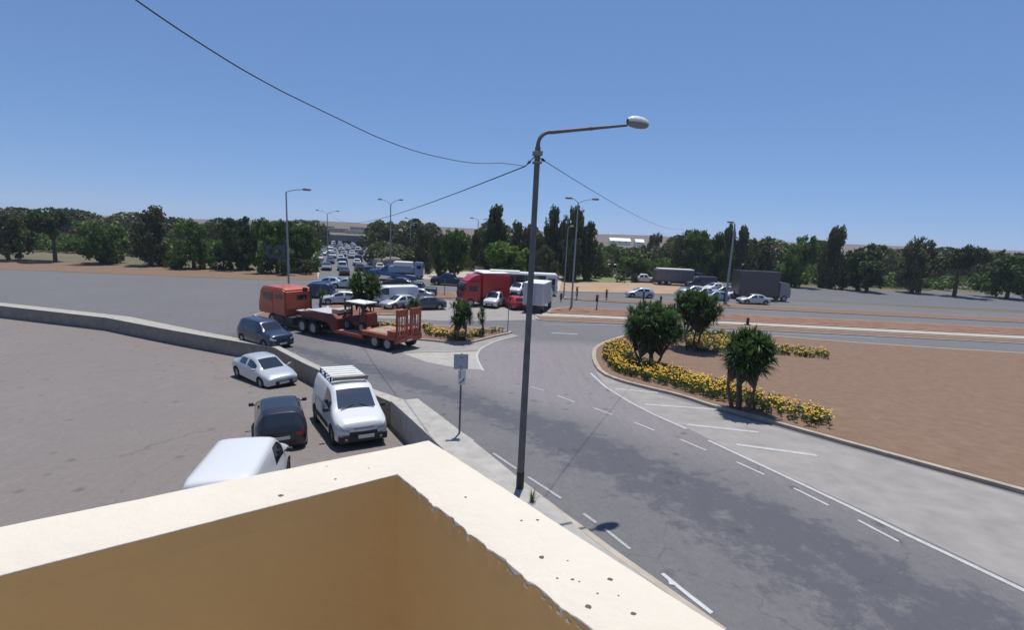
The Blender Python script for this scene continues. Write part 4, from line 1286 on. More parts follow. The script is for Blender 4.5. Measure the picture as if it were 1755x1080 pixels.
part(wb, 'rear_frame', M['black'], ((.2, 0, .68), (.5, 2.05, .22)), ((.5, 0, .5), (1., 1.9, .2)))
part(wb, 'chassis', M['dark'], ((2.9, 0, .66), (5.4, .8, .25)))

# pale lorry at the motorway mouth
b0 = U(700, 478)
pl = empty('flatbed_lorry', (b0.x, b0.y+1, b0.z+.012), radians(2), 'blue grey lorry with a pale load standing at the mouth of the motorway', 'lorry')
pl.scale = (.9, .9, .95)
prismpart(pl, 'cab', M['cabblue'] if 'cabblue' in M else P['lightblue'], [(1.0, .6), (2.6, .6), (2.65, 1.6), (2.35, 2.9), (1.0, 2.95)], -1.2, 1.2, .06)
for s_ in (-1, 1):
    part(pl, 'side_window', M['glass'], ((1.9, s_*1.21, 2.1), (.8, .02, .6)))
    for x in (1.9, -1.6, -2.8): wheel(pl, x, s_*1.02, .5, .32, s_)
part(pl, 'windscreen', M['glass'], ((2.56, 0, 2.2), (.06, 2.0, .8)))
part(pl, 'cargo_bed', P['lightblue'], ((-1.5, 0, 1.55), (4.6, 2.4, 1.0)), ch=.03)
part(pl, 'load_cover', M['whiteish'], ((-1.2, 0, 2.5), (3.4, 2.3, .85)), ch=.15)
part(pl, 'chassis', M['dark'], ((-.6, 0, .85), (6.2, .9, .35)))
# concrete mixer behind it
b0 = U(662, 463)
mx_ = empty('mixer_lorry', (b0.x, b0.y, b0.z+.012), radians(185), 'brownish concrete mixer lorry with a dark drum left of the pale lorry', 'lorry')
mx_.scale = (.8, .8, .8)
mb = MB(); mb.tube([(-3.4, 0, 2.6), (-2.9, 0, 2.5), (-1.6, 0, 2.2), (-.2, 0, 2.05), (.9, 0, 2.0)], [.45, .75, 1.15, 1.15, .7], 18); mb.build('drum', M['wallconc'], mx_)
prismpart(mx_, 'cab', P['beige'], [(1.3, .6), (3.1, .6), (3.15, 1.6), (2.9, 2.7), (1.3, 2.75)], -1.15, 1.15, .06)
part(mx_, 'windscreen', M['glass'], ((3.08, 0, 2.05), (.06, 1.95, .75)))
part(mx_, 'chassis', M['dark'], ((-.5, 0, .85), (7.2, .95, .3)))
part(mx_, 'chute', M['galv'], ((-3.9, 0, 1.9), (.5, .5, .9)))
for s_ in (-1, 1):
    for x in (2.3, -1.5, -2.8): wheel(mx_, x, s_*1.0, .5, .32, s_)
# blue recovery truck with tilted bed
b0 = U(672, 488)
bt = empty('recovery_truck', (b0.x, b0.y, b0.z+.012), radians(190), 'bright blue recovery truck with a tilted bed above the white van', 'truck')
part(bt, 'chassis', M['dark'], ((0, 0, .65), (6.2, .9, .25)))
mb = MB(); mb.box((-.9, 0, 1.25), (5.4, 2.2, .16), tilt=('Y', radians(-8))); mb.box((-.9, 1.05, 1.4), (5.4, .1, .28), tilt=('Y', radians(-8))); mb.box((-.9, -1.05, 1.4), (5.4, .1, .28), tilt=('Y', radians(-8))); mb.build('tilt_bed', P['midblue'], bt)
prismpart(bt, 'cab', P['midblue'], [(2.0, .5), (3.5, .5), (3.55, 1.2), (3.15, 2.15), (2.0, 2.2)], -1.0, 1.0, .05)
part(bt, 'windscreen', M['glass'], ((3.36, 0, 1.65), (.06, 1.7, .6)))
part(bt, 'winch_frame', P['blue'], ((1.75, 0, 1.7), (.12, 2.1, 1.0)))
for s_ in (-1, 1):
    part(bt, 'side_window', M['glass'], ((2.75, s_*1.01, 1.6), (.7, .02, .5)))
    for x in (2.7, -1.8): wheel(bt, x, s_*.88, .42, .26, s_)

# coach under the trees
b0 = U(1032, 473)
cc = empty('coach', (b0.x, b0.y, b0.z), radians(-2), 'white and blue coach parked under the trees right of the double lamp', 'bus')
part(cc, 'body', M['doorgrey'], ((0, 0, 1.4), (5.6, 2.2, 1.5)), ch=.08)
part(cc, 'window_band', P['darkblue'], ((0, 0, 2.25), (5.5, 2.22, .55)), ch=.04)
part(cc, 'roof', M['whiteish'], ((0, 0, 2.62), (5.6, 2.15, .18)), ch=.05)
for s_ in (-1, 1):
    for x in (1.8, -1.7): wheel(cc, x, s_*.95, .45, .28, s_)
# long dark lorry at right
b0 = U(1169, 491)
ll = empty('long_lorry', (b0.x, b0.y+2, b0.z), radians(0), 'long dark grey freight lorry with a pale roof standing before the trees at the right', 'lorry')
part(ll, 'box_body', M['post'], ((-1.2, 0, 1.85), (7.2, 2.4, 2.1)), ch=.03)
for k in range(7): part(ll, 'side_panel', M['galv_dark'], ((-4.3+k*1.02, -1.21, 1.95), (.9, .03, 1.7)))
part(ll, 'roof', M['whiteish'], ((-1.0, 0, 3.02), (6.7, 2.35, .22)), ch=.05)
prismpart(ll, 'cab', P['darkgrey'], [(2.6, .55), (4.5, .55), (4.5, 1.5), (4.2, 2.55), (2.6, 2.6)], -1.15, 1.15, .05)
part(ll, 'chassis', M['dark'], ((-.5, 0, .65), (8.8, 2.2, .45)))
for s_ in (-1, 1):
    for x in (3.6, -2.2, -3.4): wheel(ll, x, s_*1.02, .48, .3, s_)
# tall grey container lorry at the right edge
b0 = U(1262, 514)
gc = empty('container_lorry', (b0.x, b0.y, b0.z+.01), radians(2), 'tall dark grey container body of a lorry at the right edge', 'lorry')
part(gc, 'container', M['contgrey'] if 'contgrey' in M else P['darkgrey'], ((3.2, 1.2, 2.55), (6.1, 2.45, 3.7)), ch=.03)
for k in range(12): part(gc, 'rib', P['darkgrey'], ((.45+k*.5, -.04, 2.55), (.12, .04, 3.4)))
prismpart(gc, 'cab', P['grey'], [(6.5, .55), (8.2, .55), (8.25, 1.5), (7.9, 2.8), (6.5, 2.85)], .05, 2.35, .06)
part(gc, 'chassis', M['dark'], ((4.0, 1.2, .6), (8.0, .9, .25)))
for s_, yy in ((-1, .2), (1, 2.2)):
    for x in (7.3, 2.0, .9): wheel(gc, x, yy, .48, .3, s_)

# ---------------------------------------------------------------- low loader lorry
LH = radians(149.6)
ld = Vector((cos(LH), sin(LH), 0))
LO = Vector((-7.02, 32.35, gz(32.35)+.012))
lo = empty('low_loader_lorry', LO, LH, 'orange lorry coupled to a rusty red low loader trailer with raised rear ramps', 'lorry')
# x forward from the tail
W2 = 1.28
# rear bogie deck
bd = part(lo, 'bogie_deck', M['rust_red'], ((1.55, 0, 1.02), (3.1, 2.56, .16)), ((1.6, 0, .78), (3.0, 1.5, .4)), ch=.02)
part(bd, 'deck_planks', M['deck'], ((1.5, 0, 1.115), (2.8, 2.2, .03)))
for s_ in (-1, 1):
    part(lo, 'side_rail', M['rust_red'], ((1.55, s_*1.27, .95), (3.1, .06, .26)))
    for x in (.75, 1.95):
        wheel(lo, x, s_*1.02, .47, .42, s_)
part(lo, 'tail_beam', M['rust_red'], ((-.03, 0, .82), (.16, 2.56, .42)), ((.35, 0, 1.25), (.7, 2.56, .34)), ch=.02)
for s_ in (-1, 1):
    part(lo, 'tail_light', M['red_lens'], ((-.13, s_*1.05, .82), (.04, .3, .12)))
# ramps standing up
for s_ in (-1, 1):
    R0 = s_*.66
    rp = part(lo, 'ramp', M['rust_red'], ((-.05, R0-.46, 1.95), (.14, .10, 1.85)), ((-.05, R0+.46, 1.95), (.14, .10, 1.85)), ((-.05, R0, 2.62), (.14, .84, .46)), ((-.05, R0, 1.10), (.14, .84, .16)))
    for k in range(3): part(rp, 'ramp_bar', M['kerb_pale'] if k != 1 else M['orange_red'], ((-.05, R0-.24+k*.24, 1.8), (.08, .055, 1.2)))
    part(rp, 'ramp_hinge', M['dark'], ((-.02, R0, .98), (.2, .7, .1)))
part(lo, 'number_board', M['plate'], ((-.14, 0, .72), (.03, .5, .12)))
# low bed
part(lo, 'low_bed', M['deep_red'], ((4.5, 0, .60), (3.0, 2.5, .26)), ((3.25, 0, .82), (.35, 2.4, .5)), ch=.02)
part(lo, 'bed_planks', M['deck'], ((4.6, 0, .745), (2.5, 2.3, .03)))
for s_ in (-1, 1): part(lo, 'outer_rail', M['rust_red'], ((4.5, s_*1.27, .66), (2.9, .08, .2)))
SH = lo
_n0 = set(o.name for o in bpy.data.objects)
# gooseneck
prismpart(SH, 'gooseneck', M['deep_red'], [(8.2, .5), (8.2, 1.55), (8.7, 1.85), (12.4, 1.62), (12.4, 1.25), (9.3, 1.15), (8.75, .5)], -1.2, 1.2, .03)
part(SH, 'gooseneck_plate', M['doorgrey'], ((10.3, .25, 1.80), (2.6, 1.7, .05)), ((12.9, 0, 1.45), (1.6, 1.2, .05)))
part(SH, 'winch_box', M['kerb_pale'], ((8.9, .2, 1.98), (.8, 1.2, .3)), ch=.03)
# tractor
part(SH, 'tractor_chassis', M['dark'], ((12.9, 0, .85), (6.6, 1.0, .35)), ((14.2, 0, .7), (1.6, 2.3, .5)))
for s_ in (-1, 1):
    for x in (10.9, 12.15): wheel(SH, x, s_*1.03, .52, .44, s_)
    wheel(SH, 15.9, s_*1.05, .52, .34, s_)
    part(SH, 'mudguard', M['dark'], ((11.5, s_*1.03, 1.16), (2.6, .5, .05)))
cab = prismpart(SH, 'cab', M['orange_red'], [(13.4, .95), (16.9, .95), (16.95, 1.6), (16.6, 2.9), (16.2, 3.15), (13.7, 3.15), (13.4, 2.95)], -1.22, 1.22, .10)
part(cab, 'rear_window', M['glass'], ((13.385, -.25, 2.35), (.03, .9, .4)))
for s_ in (-1, 1):
    part(cab, 'side_window', M['glass'], ((15.7, s_*1.225, 2.35), (1.1, .03, .65)))
    part(cab, 'sleeper_window', M['glass'], ((14.2, s_*1.225, 2.45), (.9, .03, .32)))
    part(cab, 'door_line', M['rust_red'], ((15.0, s_*1.23, 1.9), (.03, .02, 1.8)))
    part(cab, 'fuel_tank', M['dark'], ((14.3, s_*1.0, .7), (1.3, .5, .5)), ch=.06)
part(cab, 'windscreen', M['glass'], ((16.83, 0, 2.3), (.08, 2.1, .75)))
part(cab, 'roof_beacon', M['black'], ((13.3, -.5, 3.0), (.25, .3, .3)), ch=.03)
mb = MB(); mb.tube([(13.15, -.9, .9), (13.15, -.9, 3.3)], .08, 8); mb.build('exhaust_stack', M['dark'], SH)
mb = MB()
for k in range(1): mb.tube([(13.3, .2, 1.6), (13.0, .25, 1.25), (12.5, .2, 1.5), (12.3, .1, 1.6)], .03, 6)
mb.build('air_hose', M['black'], SH)

for o in bpy.data.objects:
    if o.name not in _n0 and o.parent == lo: o.location.x -= 2.5-(.75 if o.name.startswith(('cab', 'exhaust', 'air')) else 0)

# forklift / loader machine carried on the bed
fk_loc = LO+ld*4.55+Vector((0, 0, .765))
fk = empty('forklift', fk_loc, LH, 'red forklift with a white canopy roof carried on the low loader bed', 'forklift')
prismpart(fk, 'body', M['deep_red'], [(-1.1, .35), (1.15, .35), (1.2, .85), (.55, 1.0), (.35, .75), (-.35, .75), (-.5, 1.25), (-1.1, 1.2)], -.55, .55, .05)
part(fk, 'engine_cover', M['rust_red'], ((-.75, 0, 1.28), (.7, .95, .25)), ch=.06)
part(fk, 'seat', M['black'], ((-.1, 0, .95), (.5, .5, .14)), ((-.35, 0, 1.25), (.14, .5, .5)), ch=.04)
for x in (-.75, .75):
    for y in (-.5, .5):
        mb = MB(); mb.tube([(x, y, .9), (x*.92, y, 2.0)], .035, 6); mb.build('canopy_post', M['dark'], fk)
part(fk, 'canopy_roof', M['whiteish'], ((0, 0, 2.04), (1.9, 1.3, .09)), ch=.03)
for y in (-.3, .3):
    mb = MB(); mb.box((1.35, y, 1.25), (.12, .1, 1.9)); mast = mb.build('mast_rail', M['dark'], fk)
    mb = MB(); mb.box((1.85, y, .16), (1.0, .12, .05)); mb.build('fork', M['galv_dark'], fk)
part(fk, 'mast_crossbar', M['dark'], ((1.38, 0, .6), (.1, .75, .12)), ((1.38, 0, 1.6), (.1, .75, .1)))
part(fk, 'headlamp', M['lens'], ((1.2, .45, 1.3), (.1, .14, .14)))
for x in (-.75, .75):
    for y in (-1, 1): wheel(fk, x, y*.58, .36, .24, y)

# ================================================================== PLANTS
def leafmat(name, c1, c2, c3=None, rough=.55):
    m = mat(name, c1, rough)
    n, l, b = nodes_of(m)
    oi = n.new('ShaderNodeAttribute'); oi.attribute_name = 'tint'
    c = mixc(n, l, oi.outputs['Fac'], c1, c2)
    l.new(c, b.inputs['Base Color'])
    b.inputs['Specular IOR Level'].default_value = .3
    # a little light through the leaves
    tr = n.new('ShaderNodeBsdfTranslucent'); l.new(c, tr.inputs[0])
    ms = n.new('ShaderNodeMixShader'); ms.inputs[0].default_value = .30
    l.new(b.outputs[0], ms.inputs[1]); l.new(tr.outputs[0], ms.inputs[2])
    l.new(ms.outputs[0], n['Material Output'].inputs[0])
    return m
M['yucca_leaf'] = leafmat('yucca_leaf', (.035, .075, .018), (.085, .15, .035))
M['dead_leaf'] = mat('dead_leaf', (.13, .09, .05), .9)
M['bark'] = mat('bark', (.10, .075, .055), .9, var=.3, vscale=6, bump=.4)
def tinted(name, vs, fs, tints, m, parent=None):
    me = bpy.data.meshes.new(name); me.from_pydata(vs, [], fs); me.materials.append(m)
    at = me.attributes.new('tint', 'FLOAT', 'FACE'); at.data.foreach_set('value', tints)
    me.update(); return me if parent is None else link(name, me, parent)
def norm_rand(rr):
    v = Vector((rr.gauss(0, 1), rr.gauss(0, 1), rr.gauss(0, 1))); return v.normalized() if v.length > 0 else Vector((0, 0, 1))

def yucca(loc_, H, Wd, heads, seed, label, leafL=.62, low=.45, group='yucca clumps on the flower islands', trunks=5, nl=46, lowfill=False):
    rr = random.Random(seed)
    root = empty('yucca', loc_, 0, label, 'yucca', group)
    mbt = []
    cz = H*(1+low)/2; rz_ = H*(1-low)/2
    bases = [Vector((rr.uniform(-.16, .16)*Wd, rr.uniform(-.16, .16)*Wd, 0)) for _ in range(trunks)]
    hp = []
    k = 0
    while len(hp) < heads and k < heads*60:
        k += 1
        d = norm_rand(rr); r_ = rr.uniform(.3, 1)**.5
        p = Vector((d.x*Wd/2*r_*.88, d.y*Wd/2*r_*.88, cz+d.z*rz_*r_*.86))
        if p.z < H*low*.92: continue
        if all((p-q).length > .26*min(1, Wd/3) for q in hp): hp.append(p)
    for bi, b_ in enumerate(bases):
        mb = MB(); tgt = [p for i, p in enumerate(hp) if i % trunks == bi]
        mid = Vector((b_.x*1.7, b_.y*1.7, H*low*.75))
        r0 = .055+.012*H/4
        mb.tube([b_-Vector((0, 0, .05)), b_.lerp(mid, .5)+Vector((rr.uniform(-.05, .05), rr.uniform(-.05, .05), 0)), mid], [r0*1.5, r0*1.1, r0*.9], 8)
        for p in tgt: mb.tube([mid, mid.lerp(p, .5)+Vector((0, 0, .08)), p], [r0*.7, r0*.5, r0*.4], 5, cap=False)
        mb.build('trunk', M['bark'], root)
    vs = []; fs = []; ts = []; dv = []; df = []
    for p in hp:
        axis = (p-Vector((0, 0, cz-rz_*.9))).normalized(); axis = (axis+Vector((0, 0, .75))).normalized()
        t0 = rr.uniform(0, 1)
        for j in range(nl):
            u = rr.random(); el = -0.45+1.9*u**.8
            az = rr.uniform(0, 2*pi)
            a = axis.orthogonal().normalized(); b2 = axis.cross(a)
            d = (a*cos(az)+b2*sin(az))*cos(el)+axis*sin(el)
            L = leafL*rr.uniform(.7, 1.1); wv = d.cross(Vector((0, 0, 1)))
            if wv.length < .05: wv = Vector((1, 0, 0))
            wv = wv.normalized()*.026*(L/.6)*1.45
            q1 = p+d*L*.55; q2 = p+d*L+Vector((0, 0, -.14*L*cos(el)))
            i = len(vs); vs += [p-wv*.6, p+wv*.6, q1+wv, q1-wv, q2]
            fs += [(i, i+1, i+2, i+3), (i+3, i+2, i+4)]
            t = min(1, max(0, .5*t0+.5*u+rr.uniform(-.2, .2))); ts += [t, t]
        for j in range(8):
            az = rr.uniform(0, 2*pi); d = Vector((cos(az)*.5, sin(az)*.5, -1)).normalized(); wv = Vector((-sin(az), cos(az), 0))*.02
            L = leafL*rr.uniform(.5, .8); i = len(dv); dv += [p-wv, p+wv, p+d*L]; df.append((i, i+1, i+2))
    link('foliage', tinted('foliage', vs, fs, ts, M['yucca_leaf']), root)
    me = bpy.data.meshes.new('dead_leaves'); me.from_pydata(dv, [], df); me.materials.append(M['dead_leaf']); link('dead_leaves', me, root)
    return root
def yuc(px, ytop, x0, x1, heads, seed, label, off=.15, **k):
    b_ = U(px[0], px[1], off); H = HT(b_, ytop); Wd = (x1-x0)/FPX*depth(b_)
    return yucca(b_, H, Wd, heads, seed, label, **k)
yuc((1112, 626), 521, 1060, 1166, 130, 1, 'largest yucca clump on the right island, nearest its tip', low=.24, leafL=.66, trunks=6)
yuc((1186, 598), 498, 1143, 1233, 100, 2, 'tall yucca clump behind and right of the largest one, clear bare trunks below', low=.38, leafL=.66, trunks=5)
yuc((1272, 702), 570, 1232, 1318, 60, 3, 'yucca clump near the kerb of the right island, at the right edge', low=.42, leafL=.62, trunks=4)
yuc((788, 582), 518, 768, 812, 34, 4, 'pair of yucca heads rising from the tip of the left flower island', low=.30, leafL=.62, trunks=4)
yuc((826, 574), 528, 818, 835, 7, 5, 'slim dark yucca right of the pair on the left flower island', low=.25, leafL=.5, trunks=2, nl=40)
yuc((624, 560), 470, 599, 652, 46, 6, 'dark yucca tree on the median behind the low loader trailer', low=.42, leafL=.8, trunks=4)
yuc((710, 560), 512, 701, 722, 8, 7, 'small green yucca showing over the raised trailer ramps', low=.4, leafL=.6, trunks=2)
yuc((551, 546), 500, 543, 560, 5, 8, 'thin scraggy yucca stem beside the orange lorry cab', low=.7, leafL=.5, trunks=2, nl=24)

# flower beds
M['flower_y'] = mat('yellow_petals', (.80, .54, .02), .6)
M['flower_o'] = mat('orange_petals', (.70, .24, .015), .6)
M['flower_leaf'] = leafmat('flower_leaf', (.05, .085, .02), (.12, .15, .04))
def pt_in(poly, x, y):
    c = False; n_ = len(poly)
    for i in range(n_):
        x1, y1 = poly[i]; x2, y2 = poly[(i+1) % n_]
        if (y1 > y) != (y2 > y) and x < (x2-x1)*(y-y1)/(y2-y1)+x1: c = not c
    return c
def flower_bed(px, dens, h, seed, label, off=.15, flower=.75, orange=.25):
    rr = random.Random(seed); poly = poly_px(px); xs = [p[0] for p in poly]; ys = [p[1] for p in poly]
    area = abs(sum(poly[i][0]*poly[(i+1) % len(poly)][1]-poly[(i+1) % len(poly)][0]*poly[i][1] for i in range(len(poly))))/2
    n_ = int(area*dens); vs = []; fs = []; mi = []; ts = []; c = 0; tries = 0
    while c < n_ and tries < n_*40:
        tries += 1
        x = rr.uniform(min(xs), max(xs)); y = rr.uniform(min(ys), max(ys))
        if not pt_in(poly, x, y): continue
        c += 1; z = gz(y)+off; hh = h*rr.uniform(.6, 1.15)
        for j in range(16):
            a_ = rr.uniform(0, 6.3); e = rr.uniform(.0, 1.); p = Vector((x+.12*cos(a_)*e, y+.12*sin(a_)*e, z+hh*rr.uniform(.1, .85)))
            u = norm_rand(rr)*.075; v = u.cross(norm_rand(rr)).normalized()*.028
            i = len(vs); vs += [p-u, p+v, p+u, p-v]; fs.append((i, i+1, i+2, i+3)); mi.append(0); ts.append(rr.random())
        for j in range(rr.choice((0, 1, 2, 3, 4)) if rr.random() < flower+.2 else 0):
            a_ = rr.uniform(0, 6.3); e = rr.uniform(0, .17); p = Vector((x+e*cos(a_), y+e*sin(a_), z+hh*rr.uniform(.85, 1.12)))
            r_ = rr.uniform(.03, .055); tl = norm_rand(rr)*.5+Vector((0, 0, 1)); tl.normalize(); a2 = tl.orthogonal().normalized(); b2 = tl.cross(a2)
            i = len(vs); vs += [p+(a2*cos(q*pi/3)+b2*sin(q*pi/3))*r_ for q in range(6)]+[p+tl*r_*.6]
            m_ = 2 if rr.random() < orange else 1
            for q in range(6): fs.append((i+q, i+(q+1) % 6, i+6)); mi.append(m_); ts.append(0)
    me = bpy.data.meshes.new('flower_bed'); me.from_pydata(vs, [], fs)
    for k in ('flower_leaf', 'flower_y', 'flower_o'): me.materials.append(M[k])
    me.polygons.foreach_set('material_index', mi)
    at = me.attributes.new('tint', 'FLOAT', 'FACE'); at.data.foreach_set('value', ts)
    me.update(); o = link('flower_bed', me); tag(o, label, 'flowers', kind='stuff'); return o
flower_bed([(1036, 598), (1064, 592), (1082, 600), (1084, 622), (1120, 636), (1160, 646), (1210, 662), (1262, 676), (1262, 700), (1210, 688), (1150, 670), (1090, 654), (1048, 640), (1032, 618)], 24, .60, 1, 'yellow flowering band along the front kerb of the right island', orange=.3)
flower_bed([(1155, 588), (1240, 584), (1282, 592), (1420, 610), (1420, 620), (1282, 606), (1240, 610), (1190, 607)], 15, .45, 2, 'smaller yellow flower patch behind the tall yucca clump', orange=.2)
flower_bed([(1262, 676), (1340, 700), (1420, 724), (1420, 746), (1340, 726), (1262, 700)], 18, .55, 12, 'yellow flowers continuing along the kerb past the last yucca')
flower_bed([(728, 570), (760, 574), (800, 576), (850, 569), (866, 570.5), (830, 578), (797, 588), (760, 584), (728, 579)], 18, .45, 3, 'yellow flowers around the yuccas on the left island', flower=.7)
flower_bed([(640, 560), (680, 561), (740, 563), (740, 567), (640, 564)], 20, .4, 4, 'thin row of yellow flowers behind the trailer ramps', flower=.7)
flower_bed([(1130, 575), (1160, 572), (1240, 572), (1260, 576), (1240, 580), (1140, 583)], 14, .4, 5, 'green ground plants along the back kerb of the right island', flower=.0)
# weed tuft by the lamp post foot
b0 = U(911, 872, .09)
rr = random.Random(3); vs = []; fs = []; ts = []
for j in range(60):
    a_ = rr.uniform(0, 6.3); e = rr.uniform(0, .03); p = Vector((e*cos(a_), e*sin(a_), 0)); d = Vector((cos(a_)*.11, sin(a_)*.11, 1)).normalized()
    L = rr.uniform(.12, .62)*(1 if j % 3 else .5); wv = Vector((-sin(a_), cos(a_), 0))*.009; i = len(vs)
    vs += [p-wv, p+wv, p+d*L*.6+wv, p+d*L*.6-wv, p+d*L+Vector((cos(a_)*.06, sin(a_)*.06, -.02))]; fs += [(i, i+1, i+2, i+3), (i+3, i+2, i+4)]; ts += [.4, .4]
o = link('weed', tinted('weed', vs, fs, ts, M['flower_leaf'])); o.location = b0
tag(o, 'small dark weed growing at the kerb beside the near lamp post foot', 'weed')

# ================================================================== TREES
LM = {
 'green': leafmat('leaf_green', (.032, .066, .012), (.15, .24, .04)),
 'bright': leafmat('leaf_bright', (.06, .115, .018), (.20, .32, .05)),
 'dark': leafmat('leaf_darkgreen', (.022, .042, .016), (.09, .135, .036)),
 'brown': leafmat('leaf_olive', (.042, .052, .024), (.16, .175, .06)),
 'grey': leafmat('leaf_greygreen', (.06, .065, .04), (.14, .14, .085)),
}
def crown_mesh(seed, lobes, n_, leaf, droop=0.):
    """leaf clumps scattered through several lobes; unit space: x,y in +-1 (width), z 0..1 (height)"""
    rr = random.Random(seed); vs = []; fs = []; ts = []
    tot = sum(l_[3]*l_[3]*l_[4] for l_ in lobes)
    for (cx, cy, cz, r_, rz_) in lobes:
        k = int(n_*r_*r_*rz_/tot)
        nt_ = max(6, int(k/55)); tufts = []
        for _ in range(nt_):
            d = norm_rand(rr); e = rr.uniform(.45, 1.0)**.5
            tufts.append((Vector((cx+d.x*r_*e, cy+d.y*r_*e, cz+d.z*rz_*e)), rr.random(), rr.uniform(.13, .26)*max(.6, r_*2)))
        for j in range(k):
            c, t0, tr_ = tufts[j % nt_]
            g_ = norm_rand(rr)*tr_*rr.random()**.5
            p = c+Vector((g_.x, g_.y, g_.z*.55))
            u = norm_rand(rr)*leaf*rr.uniform(.6, 1.3); v = u.cross(norm_rand(rr)).normalized()*leaf*rr.uniform(.35, .7)
            u.z *= .6; v.z *= .6
            if droop: u.z -= droop*leaf
            i = len(vs); vs += [p-u, p-u*.2+v, p+u, p-u*.2-v]; fs.append((i, i+1, i+2, i+3))
            ts.append(min(1, max(0, .15+.6*t0+rr.uniform(-.2, .25))))
    return vs, fs, ts
def lob(seed, n_, kind):
    rr = random.Random(seed); L = []
    for i in range(n_):
        if kind == 'broad':
            a_ = rr.uniform(0, 6.3); e = rr.uniform(.1, .62); z = rr.uniform(.42, .82)-.22*e*e; L.append((e*cos(a_), e*sin(a_), z, rr.uniform(.26, .42), rr.uniform(.10, .17)))
        elif kind == 'low':
            a_ = rr.uniform(0, 6.3); e = rr.uniform(.1, .65); z = rr.uniform(.14, .84)-.16*e*e; L.append((e*cos(a_), e*sin(a_), z, rr.uniform(.28, .40), rr.uniform(.10, .17)))
        elif kind == 'tall':
            z = .10+.82*i/(n_-1); e = .60*(1-z)+.22; a_ = rr.uniform(0, 6.3); L.append((e*cos(a_)*rr.uniform(.3, 1), e*sin(a_)*rr.uniform(.3, 1), z, rr.uniform(.34, .55)*(1.25-z*.55), rr.uniform(.06, .11)))
        elif kind == 'spire':
            z = .08+.85*i/(n_-1); L.append((rr.uniform(-.3, .3), rr.uniform(-.3, .3), z, rr.uniform(.5, .75)*(1.25-z*.6), .09))
        elif kind == 'pine':
            a_ = rr.uniform(0, 6.3); e = rr.uniform(.15, .68); z = rr.uniform(.62, .90)-.12*e; L.append((e*cos(a_), e*sin(a_), z, rr.uniform(.25, .40), rr.uniform(.06, .10)))
    return L
_cr = {}
def get_crown(kind, var, leafcol, nfac):
    key = (kind, var, leafcol)
    if key not in _cr:
        nl = {'broad': 13, 'low': 18, 'tall': 13, 'spire': 10, 'pine': 12}[kind]
        vs, fs, ts = crown_mesh(var*17+hash_(kind), lob(var*31+hash_(kind), nl, kind), nfac, {'broad': .052, 'low': .05, 'tall': .058, 'spire': .075, 'pine': .05}[kind])
        # unit x,y is half width; z is height -> leaf size set in unit space, stretched by the tree's own scale
        _cr[key] = tinted('crown', vs, fs, ts, LM[leafcol])
    return _cr[key]
def hash_(s): return sum(ord(c)*(i+3) for i, c in enumerate(s)) % 97
TG = 'trees beyond the far roads'
tree_n = 0
def tree(x0, x1, ytop, ybase, kind, leafcol, label, var=1, nfac=9000, group=TG, rot=None, back=0):
    global tree_n
    tree_n += 1
    xc = (x0+x1)/2
    b_ = U(xc, ybase)
    H = HT(b_, ytop); Wd = (x1-x0)/FPX*depth(b_)
    rt = empty('tree', b_, rot if rot is not None else tree_n*1.7, label, 'tree', group)
    cr = link('crown', get_crown(kind, var, leafcol, nfac), rt); cr.scale = (Wd/2*.98, Wd/2*.98, H*.985)
    rr = random.Random(tree_n)
    mb = MB(); r0 = .035*H
    th = H*{'broad': .45, 'low': .35, 'tall': .85, 'spire': .8, 'pine': .68}[kind]
    mb.tube([(0, 0, -.1), (rr.uniform(-.1, .1), rr.uniform(-.1, .1), th*.5), (rr.uniform(-.2, .2), 0, th)], [r0, r0*.75, r0*.5], 8)
    for k in range(5):
        a_ = k*1.26+rr.uniform(-.3, .3); e = Wd*.3
        mb.tube([(0, 0, th*rr.uniform(.5, .75)), (e*.4*cos(a_), e*.4*sin(a_), th*.95), (e*cos(a_), e*sin(a_), min(H*.8, th*1.35))], [r0*.45, r0*.3, r0*.15], 6)
    mb.build('trunk', M['bark'], rt)
    return rt
T = tree
T(440, 512, 366, 468, 'low', 'green', 'broad bright green tree at the left edge behind the single armed lamp', 1, 12000)
T(486, 553, 374, 466, 'low', 'green', 'broad green tree beside the motorway mouth, its right side lower', 2, 12000)
T(625, 697, 367, 437, 'low', 'brown', 'wide olive green tree above the grey barrier', 3, 11000)
T(612, 650, 384, 428, 'low', 'brown', 'smaller olive tree peeping out left of the wide olive green one', 4)
T(696, 748, 381, 466, 'low', 'brown', 'mid sized olive tree between the grey barrier and the dark round trees', 5)
T(702, 724, 379, 440, 'spire', 'dark', 'narrow dark treetop behind the mid sized olive tree', 1)
T(745, 812, 378, 478, 'low', 'green', 'dense deep green tree over the dark blue pickup', 6, 12000)
T(734, 775, 400, 474, 'low', 'dark', 'dark lower tree at the left foot of the dense deep green one', 7)
T(812, 874, 352, 474, 'tall', 'dark', 'tall dark tree with a ragged open top behind the red lorry', 1, 12000)
T(800, 842, 384, 470, 'low', 'brown', 'brownish green tree filling in left of the ragged tall tree', 8)
T(812, 908, 411, 479, 'low', 'bright', 'wide light green tree low in front of the tall dark ones', 9, 14000)
T(862, 900, 380, 470, 'tall', 'brown', 'thin brownish tree left of the near lamp post', 2)
T(885, 935, 384, 472, 'tall', 'brown', 'thin brownish tree directly behind the near lamp post', 3)
T(922, 968, 354, 476, 'tall', 'dark', 'left one of two dark upright trees right of the near lamp post', 2, 10000)
T(950, 1000, 352, 478, 'tall', 'brown', 'right one of two dark upright trees behind the double lamp', 3, 10000)
T(905, 960, 408, 480, 'low', 'brown', 'lower olive tree above the bus, right of the near lamp post', 10)
T(950, 1002, 400, 482, 'low', 'dark', 'dark lower tree behind the double lamp pole', 11)
T(970, 1034, 376, 480, 'low', 'dark', 'round topped dark tree just right of the double lamp', 41, 11000)
